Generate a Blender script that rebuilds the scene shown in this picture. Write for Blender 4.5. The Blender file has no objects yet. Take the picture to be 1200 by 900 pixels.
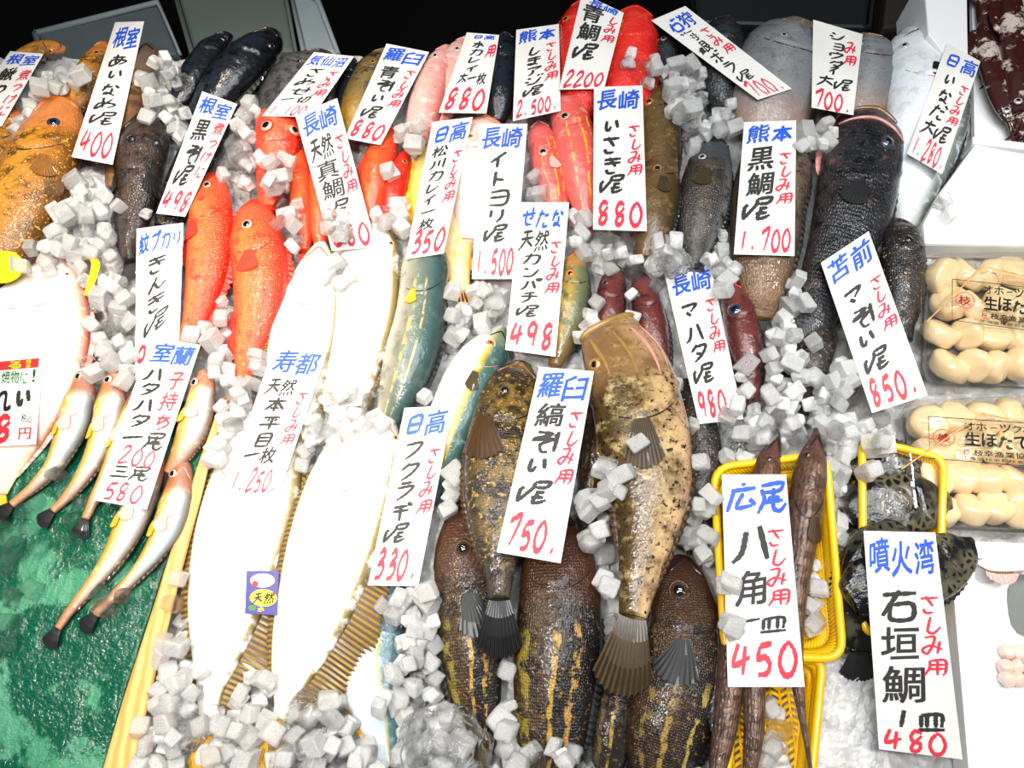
import bpy, bmesh, math, random
import numpy as np
from mathutils import Vector, Matrix, noise
from mathutils.bvhtree import BVHTree

S = bpy.context.scene
C = S.collection
R = math.radians
rnd = random.Random(7)

# ------------------------------------------------------------------ camera, light, exposure
F_PX, PITCH, CAM_H = 900.0, 67.0, 1.0
cd = bpy.data.cameras.new('camera'); cam = bpy.data.objects.new('camera', cd); C.objects.link(cam)
cd.sensor_width = 36.0; cd.lens = 36.0 * F_PX / 1200.0; cd.clip_start = 0.02
cam.location = (0, 0, CAM_H); cam.rotation_euler = (R(90 - PITCH), 0, 0)
S.camera = cam
S.view_settings.view_transform = 'Standard'
S.view_settings.look = 'None'
S.view_settings.gamma = 1.0
S.view_settings.use_curve_mapping = False
S.view_settings.exposure = 0.42
W = bpy.data.worlds.new('market_air'); S.world = W; W.use_nodes = True
W.node_tree.nodes['Background'].inputs[0].default_value = (0.68, 0.70, 0.73, 1)
W.node_tree.nodes['Background'].inputs[1].default_value = 0.16


def area(name, loc, target, size, power, col):
    l = bpy.data.lights.new(name, 'AREA'); l.shape = 'RECTANGLE'; l.size, l.size_y = size
    l.energy = power; l.color = col
    o = bpy.data.objects.new(name, l); C.objects.link(o); o.location = loc
    d = Vector(target) - Vector(loc)
    o.rotation_euler = d.to_track_quat('-Z', 'Y').to_euler()
    return o


def spot(name, loc, target, power, col, radius=0.04, ang=70, blend=0.8):
    l = bpy.data.lights.new(name, 'SPOT'); l.energy = power; l.color = col
    l.shadow_soft_size = radius; l.spot_size = R(ang); l.spot_blend = blend
    o = bpy.data.objects.new(name, l); C.objects.link(o); o.location = loc
    d = Vector(target) - Vector(loc)
    o.rotation_euler = d.to_track_quat('-Z', 'Y').to_euler()
    return o


# overhead market lamps: two fluorescent troughs and bare bulbs over the left half and the right edge, plus an added back-left fill
area('lamp_fluorescent', (0.05, 0.10, 1.75), (0.02, 0.30, 0), (1.3, 0.16), 17, (0.98, 0.99, 1.0))
area('lamp_fluorescent', (0.35, 0.75, 1.55), (0.25, 0.45, 0), (0.9, 0.10), 9, (0.95, 0.98, 1.0))
spot('lamp_bulb', (-0.62, 0.55, 1.30), (-0.55, 0.44, 0), 44, (1.0, 0.87, 0.70), 0.05, 62)
spot('lamp_bulb', (-0.28, -0.02, 1.35), (-0.22, 0.22, 0), 32, (1.0, 0.93, 0.84), 0.05, 58)
spot('lamp_bulb', (-0.45, 1.05, 1.25), (-0.36, 0.62, 0), 26, (1.0, 0.90, 0.76), 0.05, 60)  # added warm fill to brighten the back-left ice, not a real bulb
spot('lamp_bulb', (0.95, 0.52, 1.20), (0.66, 0.50, 0), 32, (1.0, 0.97, 0.93), 0.05, 46)
spot('lamp_bulb', (0.95, -0.05, 1.20), (0.62, 0.06, 0), 14, (1.0, 0.92, 0.82), 0.05, 46)

CO, SI = math.cos(R(90 - PITCH)), math.sin(R(90 - PITCH))


def ray(x, y):
    a, b = (x - 600) / F_PX, -(y - 450) / F_PX
    return Vector((a, b * CO + SI, b * SI - CO))


def at(x, y, z=0.0):
    d = ray(x, y)
    return Vector((0, 0, CAM_H)) + d * ((z - CAM_H) / d.z)


def mpp(x, y, z=0.0):                       # metres per pixel there
    d = ray(x, y)
    return ((z - CAM_H) / d.z) / F_PX


# ------------------------------------------------------------------ materials
def lin(c):
    out = []
    for v in c[:3]:
        v = v / 255.0
        out.append(v / 12.92 if v <= 0.04045 else ((v + 0.055) / 1.055) ** 2.4)
    return (*out, 1.0)


class NT:
    def __init__(s, name):
        s.m = bpy.data.materials.new(name); s.m.use_nodes = True
        s.t = s.m.node_tree; s.p = s.t.nodes['Principled BSDF']

    def n(s, typ, **kw):
        o = s.t.nodes.new(typ)
        for k, v in kw.items():
            setattr(o, k, v)
        return o

    def l(s, a, b):
        s.t.links.new(a, b)

    def set(s, **kw):
        for k, v in kw.items():
            s.p.inputs[k.replace('_', ' ')].default_value = v

    def noise(s, scale, detail=3.0, rough=0.55, vec=None):
        o = s.n('ShaderNodeTexNoise'); o.inputs['Scale'].default_value = scale
        o.inputs['Detail'].default_value = detail; o.inputs['Roughness'].default_value = rough
        s.l(vec or s.obj(), o.inputs['Vector'])
        return o

    def obj(s):
        if not hasattr(s, '_tc'):
            s._tc = s.n('ShaderNodeTexCoord')
        return s._tc.outputs['Object']

    def uv(s):
        s.obj()
        if not hasattr(s, '_sep'):
            s._sep = s.n('ShaderNodeSeparateXYZ'); s.l(s._tc.outputs['UV'], s._sep.inputs[0])
        return s._sep.outputs[0], s._sep.outputs[1]

    def math(s, op, a, b=None, c=None, clamp=False):
        o = s.n('ShaderNodeMath', operation=op); o.use_clamp = clamp
        for i, v in enumerate((a, b, c)):
            if v is None:
                continue
            if isinstance(v, (int, float)):
                o.inputs[i].default_value = v
            else:
                s.l(v, o.inputs[i])
        return o.outputs[0]

    def rng(s, v, a, b, c=0.0, d=1.0, smooth=True):
        o = s.n('ShaderNodeMapRange'); o.interpolation_type = 'SMOOTHSTEP' if smooth else 'LINEAR'
        for i, x in enumerate((a, b, c, d)):
            o.inputs[i + 1].default_value = x
        s.l(v, o.inputs[0])
        return o.outputs[0]

    def ramp(s, v, stops):
        o = s.n('ShaderNodeValToRGB'); e = o.color_ramp.elements
        while len(e) < len(stops):
            e.new(0.5)
        for el, (p, c) in zip(e, stops):
            el.position = p; el.color = lin(c)
        s.l(v, o.inputs[0])
        return o.outputs[0]

    def mix(s, f, a, b):
        o = s.n('ShaderNodeMix', data_type='RGBA')
        for i, v in ((0, f), (6, a), (7, b)):
            if isinstance(v, (int, float)):
                o.inputs[i].default_value = v
            elif isinstance(v, tuple):
                o.inputs[i].default_value = lin(v)
            else:
                s.l(v, o.inputs[i])
        return o.outputs[2]

    def bump(s, h, strength, dist=0.002, nrm=None):
        o = s.n('ShaderNodeBump'); o.inputs['Strength'].default_value = strength
        o.inputs['Distance'].default_value = dist
        s.l(h, o.inputs['Height'])
        if nrm:
            s.l(nrm, o.inputs['Normal'])
        return o.outputs[0]


def plain(name, col, rough=0.5, nz=0.06, scale=40, metal=0.0, coat=0.0, bump=0.0, **kw):
    k = NT(name)
    n = k.noise(scale)
    dark = tuple(c * (1 - nz) for c in col); lt = tuple(min(255, c * (1 + nz)) for c in col)
    k.l(k.mix(n.outputs[0], dark, lt), k.p.inputs['Base Color'])
    k.set(Roughness=rough, Metallic=metal, Coat_Weight=coat, Coat_Roughness=0.1, **kw)
    if bump:
        k.l(k.bump(n.outputs[0], bump), k.p.inputs['Normal'])
    return k.m


def fishmat(name, ramp, mott=None, spots=None, stripes=(), head=None, tail=None, scales=None, rough=0.3, wob=0.05,
            mott2=None, coat=0.6, bands=None, cells=None):
    k = NT(name)
    u, v = k.uv()
    n1 = k.noise(28, 4)
    off = k.math('MULTIPLY', k.math('SUBTRACT', n1.outputs[0], 0.5), wob * 2)
    vw = k.math('ADD', v, off)
    col = k.ramp(vw, ramp)
    for m in (mott, mott2):
        if m:
            sc, c, lo, hi = m[:4]
            nn = k.noise(sc, 5, 0.65)
            f = k.rng(nn.outputs[0], lo, hi, 0, m[4] if len(m) > 4 else 1.0)
            col = k.mix(f, col, c)
    if bands:                                # cross bands along the length
        cnt, c, lo, hi = bands
        uu = k.math('ADD', k.math('MULTIPLY', u, cnt * 6.283), k.math('MULTIPLY', off, 40))
        f = k.rng(k.math('SINE', uu), lo, hi)
        col = k.mix(f, col, c)
    for (vc, w, c, u0, u1) in stripes:
        d = k.math('ABSOLUTE', k.math('SUBTRACT', vw, vc))
        f = k.rng(d, w * 0.55, w, 1, 0)
        nb = k.noise(75, 4, .65)
        f = k.math('MULTIPLY', f, k.rng(nb.outputs[0], 0.42, 0.54))
        f = k.math('MULTIPLY', f, k.math('MULTIPLY', k.rng(u, u0, u0 + 0.06), k.rng(u, u1 - 0.06, u1, 1, 0)))
        col = k.mix(f, col, c)
    if spots:
        sc, c, lo, hi = spots
        nn = k.noise(sc, 2, 0.6)
        col = k.mix(k.rng(nn.outputs[0], lo, hi), col, c)
    if cells:                                # honeycomb of dark cells on a pale ground
        sc, c = cells
        vo = k.n('ShaderNodeTexVoronoi', feature='DISTANCE_TO_EDGE'); vo.inputs['Scale'].default_value = sc
        k.l(k.obj(), vo.inputs['Vector'])
        mask = k.noise(22, 2)
        f = k.math('MULTIPLY', k.rng(vo.outputs['Distance'], 0.10, 0.26, 1, 0), k.rng(mask.outputs[0], 0.42, 0.56))
        col = k.mix(f, col, c)
    if head:
        ue, c, st = head
        f = k.rng(k.math('ADD', u, off), ue * 0.6, ue, st, 0)
        col = k.mix(f, col, c)
    if tail:
        us, c, st = tail
        f = k.rng(k.math('ADD', u, off), us, 1.0, 0, st)
        col = k.mix(f, col, c)
    k.l(col, k.p.inputs['Base Color'])
    k.set(Roughness=rough, Coat_Weight=coat * .7, Coat_Roughness=0.05, Specular_IOR_Level=0.35)
    fine = k.noise(420, 2)
    nr = k.bump(fine.outputs[0], 0.35, 0.0012)
    wet = k.noise(95, 3)
    nr = k.bump(wet.outputs[0], 0.42, 0.004, nr)
    k.l(nr, k.p.inputs['Coat Normal'])
    if scales:
        nu, nv, st = scales
        cb = k.n('ShaderNodeCombineXYZ')
        k.l(k.math('MULTIPLY', u, nu), cb.inputs[0]); k.l(k.math('MULTIPLY', v, nv), cb.inputs[1])
        vo = k.n('ShaderNodeTexVoronoi'); vo.inputs['Scale'].default_value = 1.0
        vo.inputs['Randomness'].default_value = 0.45
        k.l(cb.outputs[0], vo.inputs['Vector'])
        nr = k.bump(vo.outputs['Distance'], st, 0.002, nr)
    k.l(nr, k.p.inputs['Normal'])
    return k.m


def icemat(name, base=(236, 240, 242), trans=0.8, rough=0.22, cloud=0.5, through=0.25):
    """frosted ice: clouded refraction, with a share of light passing straight through"""
    k = NT(name)
    n = k.noise(38, 4, 0.6)
    oi = k.n('ShaderNodeObjectInfo')
    f = k.rng(n.outputs[0], 0.36, 0.64)
    k.l(k.mix(f, tuple(c * 0.95 for c in base), base), k.p.inputs['Base Color'])
    t = k.math('MULTIPLY_ADD', oi.outputs['Random'], 0.24, trans - 0.12)
    k.l(k.math('SUBTRACT', t, k.math('MULTIPLY', f, cloud * 0.5), clamp=True), k.p.inputs['Transmission Weight'])
    k.l(k.rng(k.noise(90, 3).outputs[0], .35, .65, rough * .6, rough * 1.4), k.p.inputs['Roughness'])
    k.set(IOR=1.31)
    k.l(k.bump(k.noise(140, 3).outputs[0], 0.35, 0.003), k.p.inputs['Normal'])
    if through:
        tb = k.n('ShaderNodeBsdfTransparent'); mx = k.n('ShaderNodeMixShader'); mx.inputs[0].default_value = through
        k.l(k.p.outputs[0], mx.inputs[1]); k.l(tb.outputs[0], mx.inputs[2])
        k.l(mx.outputs[0], k.t.nodes['Material Output'].inputs['Surface'])
    return k.m


M = {}
M['ice'] = icemat('clouded ice', (252, 252, 250), trans=.78, rough=.13, cloud=.75, through=.12)
M['clear_ice'] = icemat('clear ice', (252, 253, 254), 1.1, 0.02, 0.0, .35)
M['bed_ice'] = icemat('packed ice', (214, 214, 212), 0.25, 0.2, 0.3, 0)
M['white_ice'] = icemat('crushed white ice', (238, 238, 238), 0.35, 0.3, 0.4, 0)


def papermat(name, col=(240, 238, 232)):
    k = NT(name)
    u, v = k.uv()
    st = k.math('SINE', k.math('MULTIPLY', u, 170))
    n = k.noise(18, 3)
    c = k.mix(k.rng(n.outputs[0], 0.35, 0.65), tuple(x * 0.965 for x in col), col)
    c = k.mix(k.rng(st, 0.2, 1.0, 0, 0.5), c, tuple(x * 0.95 for x in col))
    k.l(c, k.p.inputs['Base Color']); k.set(Roughness=0.55)
    k.l(k.bump(st, 0.08, 0.0005), k.p.inputs['Normal'])
    return k.m


M['paper'] = papermat('laid paper')
M['ink_black'] = plain('black brush ink', (38, 36, 36), 0.6, 0.35, 220)
M['ink_red'] = plain('red marker ink', (222, 44, 66), 0.55, 0.18, 220)
M['ink_blue'] = plain('blue marker ink', (30, 84, 205), 0.55, 0.18, 220)
M['print_red'] = plain('red print', (214, 20, 30), 0.5)
M['print_green'] = plain('green print', (20, 130, 60), 0.5)
M['print_yellow'] = plain('yellow print', (250, 225, 40), 0.5)
M['print_black'] = plain('black print', (20, 20, 20), 0.5)
M['print_navy'] = plain('navy print', (44, 34, 130), 0.4)
M['print_white'] = plain('white print', (240, 240, 240), 0.4)
M['eye_dark'] = plain('pupil', (8, 8, 10), 0.05, 0, 40, 0, 1.0)
for nm, c in dict(gold=(186, 130, 50), orange=(226, 120, 36), silver=(190, 190, 185), blue=(52, 62, 84), brown=(70, 48, 34),
                  pale=(214, 176, 150), red=(190, 70, 40), black=(28, 28, 32)).items():
    M['eye_' + nm] = plain('iris ' + nm, c, 0.12, 0.2, 300, 0.2, 1.0)


# ------------------------------------------------------------------ mesh helpers
def obj(name, me, mat, parent=None, loc=None, smooth=True):
    """me: (verts, faces[, uvs per vertex]) in WORLD coordinates; stored relative to the parent / loc."""
    verts, faces = me[0], me[1]
    o0 = Vector(loc) if loc is not None else (parent_origin(parent) if parent else Vector((0, 0, 0)))
    m = bpy.data.meshes.new(name)
    m.from_pydata([tuple(Vector(v) - o0) for v in verts], [], faces)
    if len(me) > 2 and me[2] is not None:
        ul = m.uv_layers.new(name='UVMap')
        li = np.empty(len(m.loops), dtype=np.int32); m.loops.foreach_get('vertex_index', li)
        ul.data.foreach_set('uv', np.asarray(me[2], dtype=np.float32)[li].ravel())
    if mat:
        m.materials.append(mat)
    m.update()
    if smooth:
        m.polygons.foreach_set('use_smooth', [True] * len(m.polygons))
    o = bpy.data.objects.new(name, m); C.objects.link(o)
    if parent:
        o.parent = parent
    elif loc is not None:
        o.location = loc
    return o


def parent_origin(p):
    v = Vector((0, 0, 0))
    while p:
        v += p.location; p = p.parent
    return v


def tag(o, label, cat, group=None, kind=None):
    if label: o['label'] = label
    if cat: o['category'] = cat
    if group: o['group'] = group
    if kind: o['kind'] = kind
    return o


def thing(name, label, cat, loc, group=None):
    o = bpy.data.objects.new(name, None); C.objects.link(o); o.location = loc
    o.empty_display_size = 0.02
    return tag(o, label, cat, group)


def join(*ms):
    V, Fc, U = [], [], []
    for m in ms:
        b = len(V); V += [Vector(v) for v in m[0]]; Fc += [tuple(i + b for i in f) for f in m[1]]
        U += list(m[2]) if len(m) > 2 and m[2] is not None else [(0, 0)] * len(m[0])
    return V, Fc, U


def box(c, sx, sy, sz, mat3=None):
    V = [Vector((x * sx / 2, y * sy / 2, z * sz / 2)) for x in (-1, 1) for y in (-1, 1) for z in (-1, 1)]
    if mat3: V = [mat3 @ v for v in V]
    c = Vector(c)
    return [v + c for v in V], [(0, 1, 3, 2), (4, 6, 7, 5), (0, 4, 5, 1), (2, 3, 7, 6), (0, 2, 6, 4), (1, 5, 7, 3)], None


def tube(pts, r, n=8, rb=None, cap=True):
    """round tube through world points; r a number or a list"""
    pts = [Vector(p) for p in pts]; V, Fc = [], []
    for i, p in enumerate(pts):
        t = (pts[min(i + 1, len(pts) - 1)] - pts[max(i - 1, 0)]).normalized()
        a = t.cross(Vector((0, 0, 1)))
        if a.length < 1e-4: a = t.cross(Vector((0, 1, 0)))
        a.normalize(); b = a.cross(t)
        ri = r[i] if isinstance(r, (list, tuple)) else r
        for k in range(n):
            th = 2 * math.pi * k / n
            V.append(p + a * ri * math.cos(th) + b * ri * math.sin(th) * (rb or 1))
    for i in range(len(pts) - 1):
        for k in range(n):
            Fc.append((i * n + k, i * n + (k + 1) % n, (i + 1) * n + (k + 1) % n, (i + 1) * n + k))
    if cap:
        Fc.append(tuple(range(n - 1, -1, -1))); Fc.append(tuple((len(pts) - 1) * n + k for k in range(n)))
    return V, Fc, None


def ball(c, r, squash=(1, 1, 1), seg=14, rings=9, rot=None):
    V, Fc = [], []
    for i in range(rings + 1):
        th = math.pi * i / rings
        for k in range(seg):
            ph = 2 * math.pi * k / seg
            v = Vector((math.sin(th) * math.cos(ph) * squash[0], math.sin(th) * math.sin(ph) * squash[1], math.cos(th) * squash[2])) * r
            if rot: v = rot @ v
            V.append(Vector(c) + v)
    for i in range(rings):
        for k in range(seg):
            Fc.append((i * seg + k, (i + 1) * seg + k, (i + 1) * seg + (k + 1) % seg, i * seg + (k + 1) % seg))
    return V, Fc, None


def cat(P, m):
    """Catmull-Rom through P (list of tuples), m samples evenly over arc of index"""
    P = np.array(P, dtype=float); n = len(P)
    if n == 1: return np.repeat(P, m, 0)
    d = np.r_[0, np.cumsum(np.maximum(np.linalg.norm(np.diff(P[:, :2], axis=0), axis=1), 1e-6))]
    out = []
    for s in np.linspace(0, d[-1], m):
        i = int(min(np.searchsorted(d, s, side='right') - 1, n - 2)); t = (s - d[i]) / (d[i + 1] - d[i])
        p0, p1, p2, p3 = P[max(i - 1, 0)], P[i], P[i + 1], P[min(i + 2, n - 1)]
        h = d[i + 1] - d[i]
        m1 = (p2 - p0) / max(d[i + 1] - d[max(i - 1, 0)], 1e-6) * h
        m2 = (p3 - p1) / max(d[min(i + 2, n - 1)] - d[i], 1e-6) * h
        out.append((2 * t**3 - 3 * t**2 + 1) * p1 + (t**3 - 2 * t**2 + t) * m1 + (-2 * t**3 + 3 * t**2) * p2 + (t**3 - t**2) * m2)
    return np.array(out)


# everything that carries tags or ice is collected here for one downward height test
SOLIDS = []
FINS = []
FISHES = []


def solid(V, Fc):
    SOLIDS.append(([Vector(v) for v in V], [tuple(f) for f in Fc]))


# ------------------------------------------------------------------ fish
NS, NR = 56, 36


class Fish:
    def __init__(s, name, label, pts, mat, k=0.62, z0=0.0, z1=None, group=None, gill=0.24, flat=2.0, hmax=0.04, catg='fish', snout=.65):
        s.name = name
        z1 = z0 if z1 is None else z1
        P = cat(pts, NS)
        P[:, 2] = np.maximum(P[:, 2], 1.5)
        s.c, s.w, s.h, s.n = [], [], [], []
        for i, (x, y, hw) in enumerate(P):
            u = i / (NS - 1); zb = z0 + (z1 - z0) * u
            w = hw * mpp(x, y, 0.03)
            h = min(w * k, hmax)
            zc = zb + max(h, 0.006)
            s.c.append(at(x, y, zc)); s.w.append(hw * mpp(x, y, zc)); s.h.append(h)
        # smooth the heights so that the back runs evenly
        hh = np.array(s.h)
        for _ in range(3): hh = np.convolve(np.r_[hh[0], hh, hh[-1]], [0.25, 0.5, 0.25], 'valid')
        s.h = list(hh)
        for i in range(NS):
            t = s.c[min(i + 1, NS - 1)] - s.c[max(i - 1, 0)]; t.z = 0; t.normalize()
            n = Vector((-t.y, t.x, 0))
            s.n.append(n)
        # lateral sign: v = 0 on the picture's left
        if sum(n.x for n in s.n) < 0 or abs(sum(n.x for n in s.n)) < NS * 0.35 and sum(n.y for n in s.n) > 0:
            s.n = [-n for n in s.n]
        V, Fc, U = [], [], []
        for i in range(NS):
            u = i / (NS - 1)
            for j in range(NR):
                ph = 2 * math.pi * j / NR
                cx, sx = math.cos(ph), math.sin(ph)
                e = 2.0 / flat
                a = math.copysign(abs(cx) ** e, cx); b = math.copysign(abs(sx) ** e, sx)
                g = 1.0
                if gill and b > -0.3:
                    ug = gill - 0.04 + 0.10 * max(0, sx) ** 1.6 - 0.015 * cx
                    d = u - ug
                    if d < 0: g += 0.11 * math.exp(d / 0.06)
                    else: g -= 0.07 * math.exp(-d / 0.022)
                p = s.c[i] + s.n[i] * (a * s.w[i] * (1 + (g - 1) * 0.3)) + Vector((0, 0, b * s.h[i] * g))
                q = noise.noise(p * 45) * 0.0012
                V.append(p + Vector((0, 0, q))); U.append((u, (1 + a) / 2))
        for i in range(NS - 1):
            for j in range(NR):
                Fc.append((i * NR + j, i * NR + (j + 1) % NR, (i + 1) * NR + (j + 1) % NR, (i + 1) * NR + j))
        # rounded snout and blunt tail stump
        for i, uu, sgn in ((0, 0.0, -1), (NS - 1, 1.0, 1)):
            t = (s.c[min(i + 1, NS - 1)] - s.c[max(i - 1, 0)]).normalized()
            prev = i * NR
            for q, sc in ((0.45, 0.86), (0.8, 0.5)):
                b0 = len(V)
                for j in range(NR):
                    p = V[i * NR + j]
                    V.append(s.c[i] + (p - s.c[i]) * sc + t * sgn * s.w[i] * q * (snout * 1.08 if sgn < 0 else 0.2)); U.append((uu, U[i * NR + j][1]))
                for j in range(NR):
                    Fc.append((prev + j, b0 + j, b0 + (j + 1) % NR, prev + (j + 1) % NR))
                prev = b0
            tip = len(V); V.append(s.c[i] + t * sgn * s.w[i] * (snout if sgn < 0 else 0.2)); U.append((uu, 0.5))
            for j in range(NR): Fc.append((prev + j, tip, prev + (j + 1) % NR))
        solid(V, Fc); FISHES.append((V, Fc))
        base = Vector((s.c[NS // 2].x, s.c[NS // 2].y, min(v.z for v in V)))
        s.root = thing(name, label, catg, base, group)
        s.mat = mat
        s.body = obj('body', (V, Fc, U), M[mat], s.root)
        if gill and max(s.w) > .017:
            vs = np.linspace(-.78, .78, 17)
            pts_ = [s.P(gill - .04 + .10 * (1 - v * v) ** .8 - .015 * v + .008, v, -.0005) for v in vs]
            pale = any(q in mat for q in ('hirame', 'karei', 'pink', 'hatahata', 'matsukawa', 'inada', 'fukuragi'))
            obj('gill_cover', tube(pts_, [.0010 * (.3 + .7 * math.sin(math.pi * (q + .5) / 17)) for q in range(17)], 6), M['lip_pink' if pale else 'fin_red' if any(q in mat for q in ('kinki', 'red', 'itoyori', 'orange')) else 'lip_dark'], s.root)

    def idx(s, u):
        f = max(0, min(NS - 1.001, u * (NS - 1))); i = int(f); return i, f - i

    def P(s, u, v, lift=0.0):
        """point on the upper skin; v from -1 (left edge) to 1 (right edge)"""
        i, f = s.idx(u)
        c = s.c[i].lerp(s.c[i + 1], f); n = s.n[i].lerp(s.n[i + 1], f).normalized()
        w = s.w[i] * (1 - f) + s.w[i + 1] * f; h = s.h[i] * (1 - f) + s.h[i + 1] * f
        z = h * math.sqrt(max(0, 1 - min(abs(v), 1) ** 2))
        return c + n * (v * (w + lift)) + Vector((0, 0, z + lift * math.sqrt(max(0.0, 1 - min(v * v, 1)))))

    def dirs(s, u):
        i, f = s.idx(u)
        t = (s.c[min(i + 1, NS - 1)] - s.c[max(i - 1, 0)]).normalized()
        return t, s.n[i]

    def find(s, px, py):
        """(u, v) of the skin point that shows at this pixel"""
        best = (1e9, 0, 0)
        for i in range(0, NS):
            for v in np.linspace(-0.95, 0.95, 25):
                p = s.P(i / (NS - 1), v)
                q = to_px(p); d = (q[0] - px) ** 2 + (q[1] - py) ** 2
                if d < best[0]: best = (d, i / (NS - 1), v)
        return best[1], best[2]

    def eye(s, px, py, rpx, iris='gold', pupil=0.55, bulge=0.45):
        u, v = s.find(px, py); p = s.P(u, v)
        r = rpx * mpp(px, py, p.z)
        i, f = s.idx(u)
        nrm = (s.n[i] * (v / max(s.w[i], 1e-4)) + Vector((0, 0, math.sqrt(max(0.05, 1 - v * v)) / max(s.h[i], 1e-4)))).normalized()
        q = Vector((0, 0, 1)).rotation_difference(nrm).to_matrix()
        e = obj('eye', ball(p - nrm * r * 0.08, r, (1, 1, bulge), 18, 10, q), M['eye_' + iris], s.root)
        obj('pupil', ball(p + nrm * r * (bulge - 0.03 - pupil * bulge * 0.9), r * pupil, (1, 1, bulge * 0.9), 14, 8, q), M['eye_dark'], e)
        obj('eye_rim', tube([p + q @ Vector((math.cos(a) * r * 1.03, math.sin(a) * r * 1.03, 0.0)) for a in np.linspace(0, 2 * math.pi, 19)], r * 0.14, 6), M[s.mat], s.root)
        return s

    def mouth(s, mat, v0=-0.7, v1=0.7, u=0.03, dip=0.05, r=0.0016):
        """lip running across the snout"""
        pts = []
        for t in np.linspace(0, 1, 14):
            v = v0 + (v1 - v0) * t
            pts.append(s.P(u + dip * (1 - (2 * t - 1) ** 2) * 0 + dip * abs(2 * t - 1) ** 1.5, v, 0.0004))
        obj('mouth', tube(pts, [r * (0.5 + 0.5 * math.sin(math.pi * max(0.08, min(0.92, t)))) for t in np.linspace(0, 1, 14)], 7), M[mat], s.root)
        return s

    def fin(s, side, u0, u1, hpx, mat, name='fin', rays=22, spiky=0.15, lean=0.25, drop=0.6, shape=None):
        """fin along the body's edge; side -1 left, 1 right"""
        n = rays * 2 + 1; V, Fc, U = [], [], []
        for i in range(n):
            t = i / (n - 1); u = u0 + (u1 - u0) * t
            b = s.P(u, side * 0.97); i0, _ = s.idx(u); b.z = s.c[i0].z
            tt, nn = s.dirs(u)
            prof = shape(t) if shape else math.sin(math.pi * min(1, max(0, 0.08 + t * 0.9))) ** 0.6
            h = hpx * mpp(600, 500, 0.03) * prof * (1.0 if i % 2 == 0 else 1 - spiky)
            o = (nn * side + tt * lean).normalized() * h
            cor = 0.0006 if i % 2 == 0 else -0.0004
            for q in (0.0, 0.5, 1.0):
                p = b + o * q + Vector((0, 0, cor * (0.4 + q) - drop * q * q * h * 0.5))
                p.z = max(p.z, 0.002)
                V.append(p); U.append((t, q))
        nv = len(V)
        V += [v - Vector((0, 0, 0.0008)) for v in V]; U += U[:]
        for i in range(n - 1):
            for q in range(2):
                a, b_ = i * 3 + q, (i + 1) * 3 + q
                Fc.append((a, b_, b_ + 1, a + 1)); Fc.append((nv + a, nv + a + 1, nv + b_ + 1, nv + b_))
            Fc.append((i * 3 + 2, (i + 1) * 3 + 2, nv + (i + 1) * 3 + 2, nv + i * 3 + 2))
        FINS.append((V, Fc))
        obj(name, (V, Fc, U), M[mat], s.root, smooth=False)
        return s

    def fan(s, u, v, ang, length, spread, mat, name='pectoral_fin', rays=9, fork=0.0, lift=0.002):
        """fan shaped fin; ang in degrees away from the tail direction (+ to the right). On the flank it lies against the skin."""
        tail = u >= 1
        b = s.c[-1].copy(); tt, nn = s.dirs(u)
        L = length * mpp(600, 500, 0.03) * (1 if tail else .8)
        body = sum((s.c[i + 1] - s.c[i]).length for i in range(NS - 1)); i0, _ = s.idx(u); w_ = s.w[i0]
        n = rays * 2 + 1; V, Fc, U = [], [], []
        w0 = max(s.w[-1] * 0.9, 0.002) if tail else L * 0.14
        for i in range(n):
            t = i / (n - 1) * 2 - 1
            a = R(ang + t * spread)
            ll = L * (1 - fork * (1 - abs(t)) if fork else (1 - 0.22 * t * t)) * (1 if i % 2 == 0 else 0.955)
            cor = 0.0003 if i % 2 == 0 else -0.0002
            for q in (0, 0.33, 0.66, 1.0):
                if tail:
                    d = tt * math.cos(a) + nn * math.sin(a)
                    p = b + nn * (w0 * t) + d * (ll * q) + Vector((0, 0, cor * q - 0.3 * q * q * (b.z - 0.004)))
                    p.z = max(p.z, 0.002)
                else:
                    p = s.P(min(.985, u + ll * q * math.cos(a) / body), v + (w0 * t + ll * q * math.sin(a)) / w_, .0012 + .0015 * q + cor * q)
                V.append(p); U.append(((t + 1) / 2, q))
        nv = len(V); V += [x - Vector((0, 0, 0.0009)) for x in V]; U += U[:]
        for i in range(n - 1):
            for q in range(3):
                a, b_ = i * 4 + q, (i + 1) * 4 + q
                Fc.append((a, a + 1, b_ + 1, b_)); Fc.append((nv + a, nv + b_, nv + b_ + 1, nv + a + 1))
            Fc.append((i * 4 + 3, nv + i * 4 + 3, nv + (i + 1) * 4 + 3, (i + 1) * 4 + 3))
        FINS.append((V, Fc))
        obj(name, (V, Fc, U), M[mat], s.root, smooth=False)
        return s

    def tailfin(s, length, spread, mat, fork=0.0, ang=0):
        return s.fan(1.0, 0, ang, length, spread, mat, 'tail_fin', 11, fork, 0.0)


def to_px(p):
    q = Vector(p) - Vector((0, 0, CAM_H))
    y = q.y * CO + q.z * SI; z = -q.y * SI + q.z * CO
    return 600 + F_PX * q.x / -z, 450 - F_PX * y / -z


def finmat(name, a, b, rays=22, rough=0.45, alpha=1.0):
    k = NT(name)
    u, v = k.uv()
    s_ = k.math('SINE', k.math('MULTIPLY', u, rays * 6.283))
    n = k.noise(60, 3)
    col = k.mix(k.rng(s_, -0.4, 0.6), a, b)
    col = k.mix(k.rng(n.outputs[0], 0.4, 0.7, 0, 0.4), col, a)
    k.l(col, k.p.inputs['Base Color']); k.set(Roughness=rough, Coat_Weight=0.15, Specular_IOR_Level=0.3)
    if alpha < 1: k.set(Transmission_Weight=1 - alpha)
    return k.m


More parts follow.
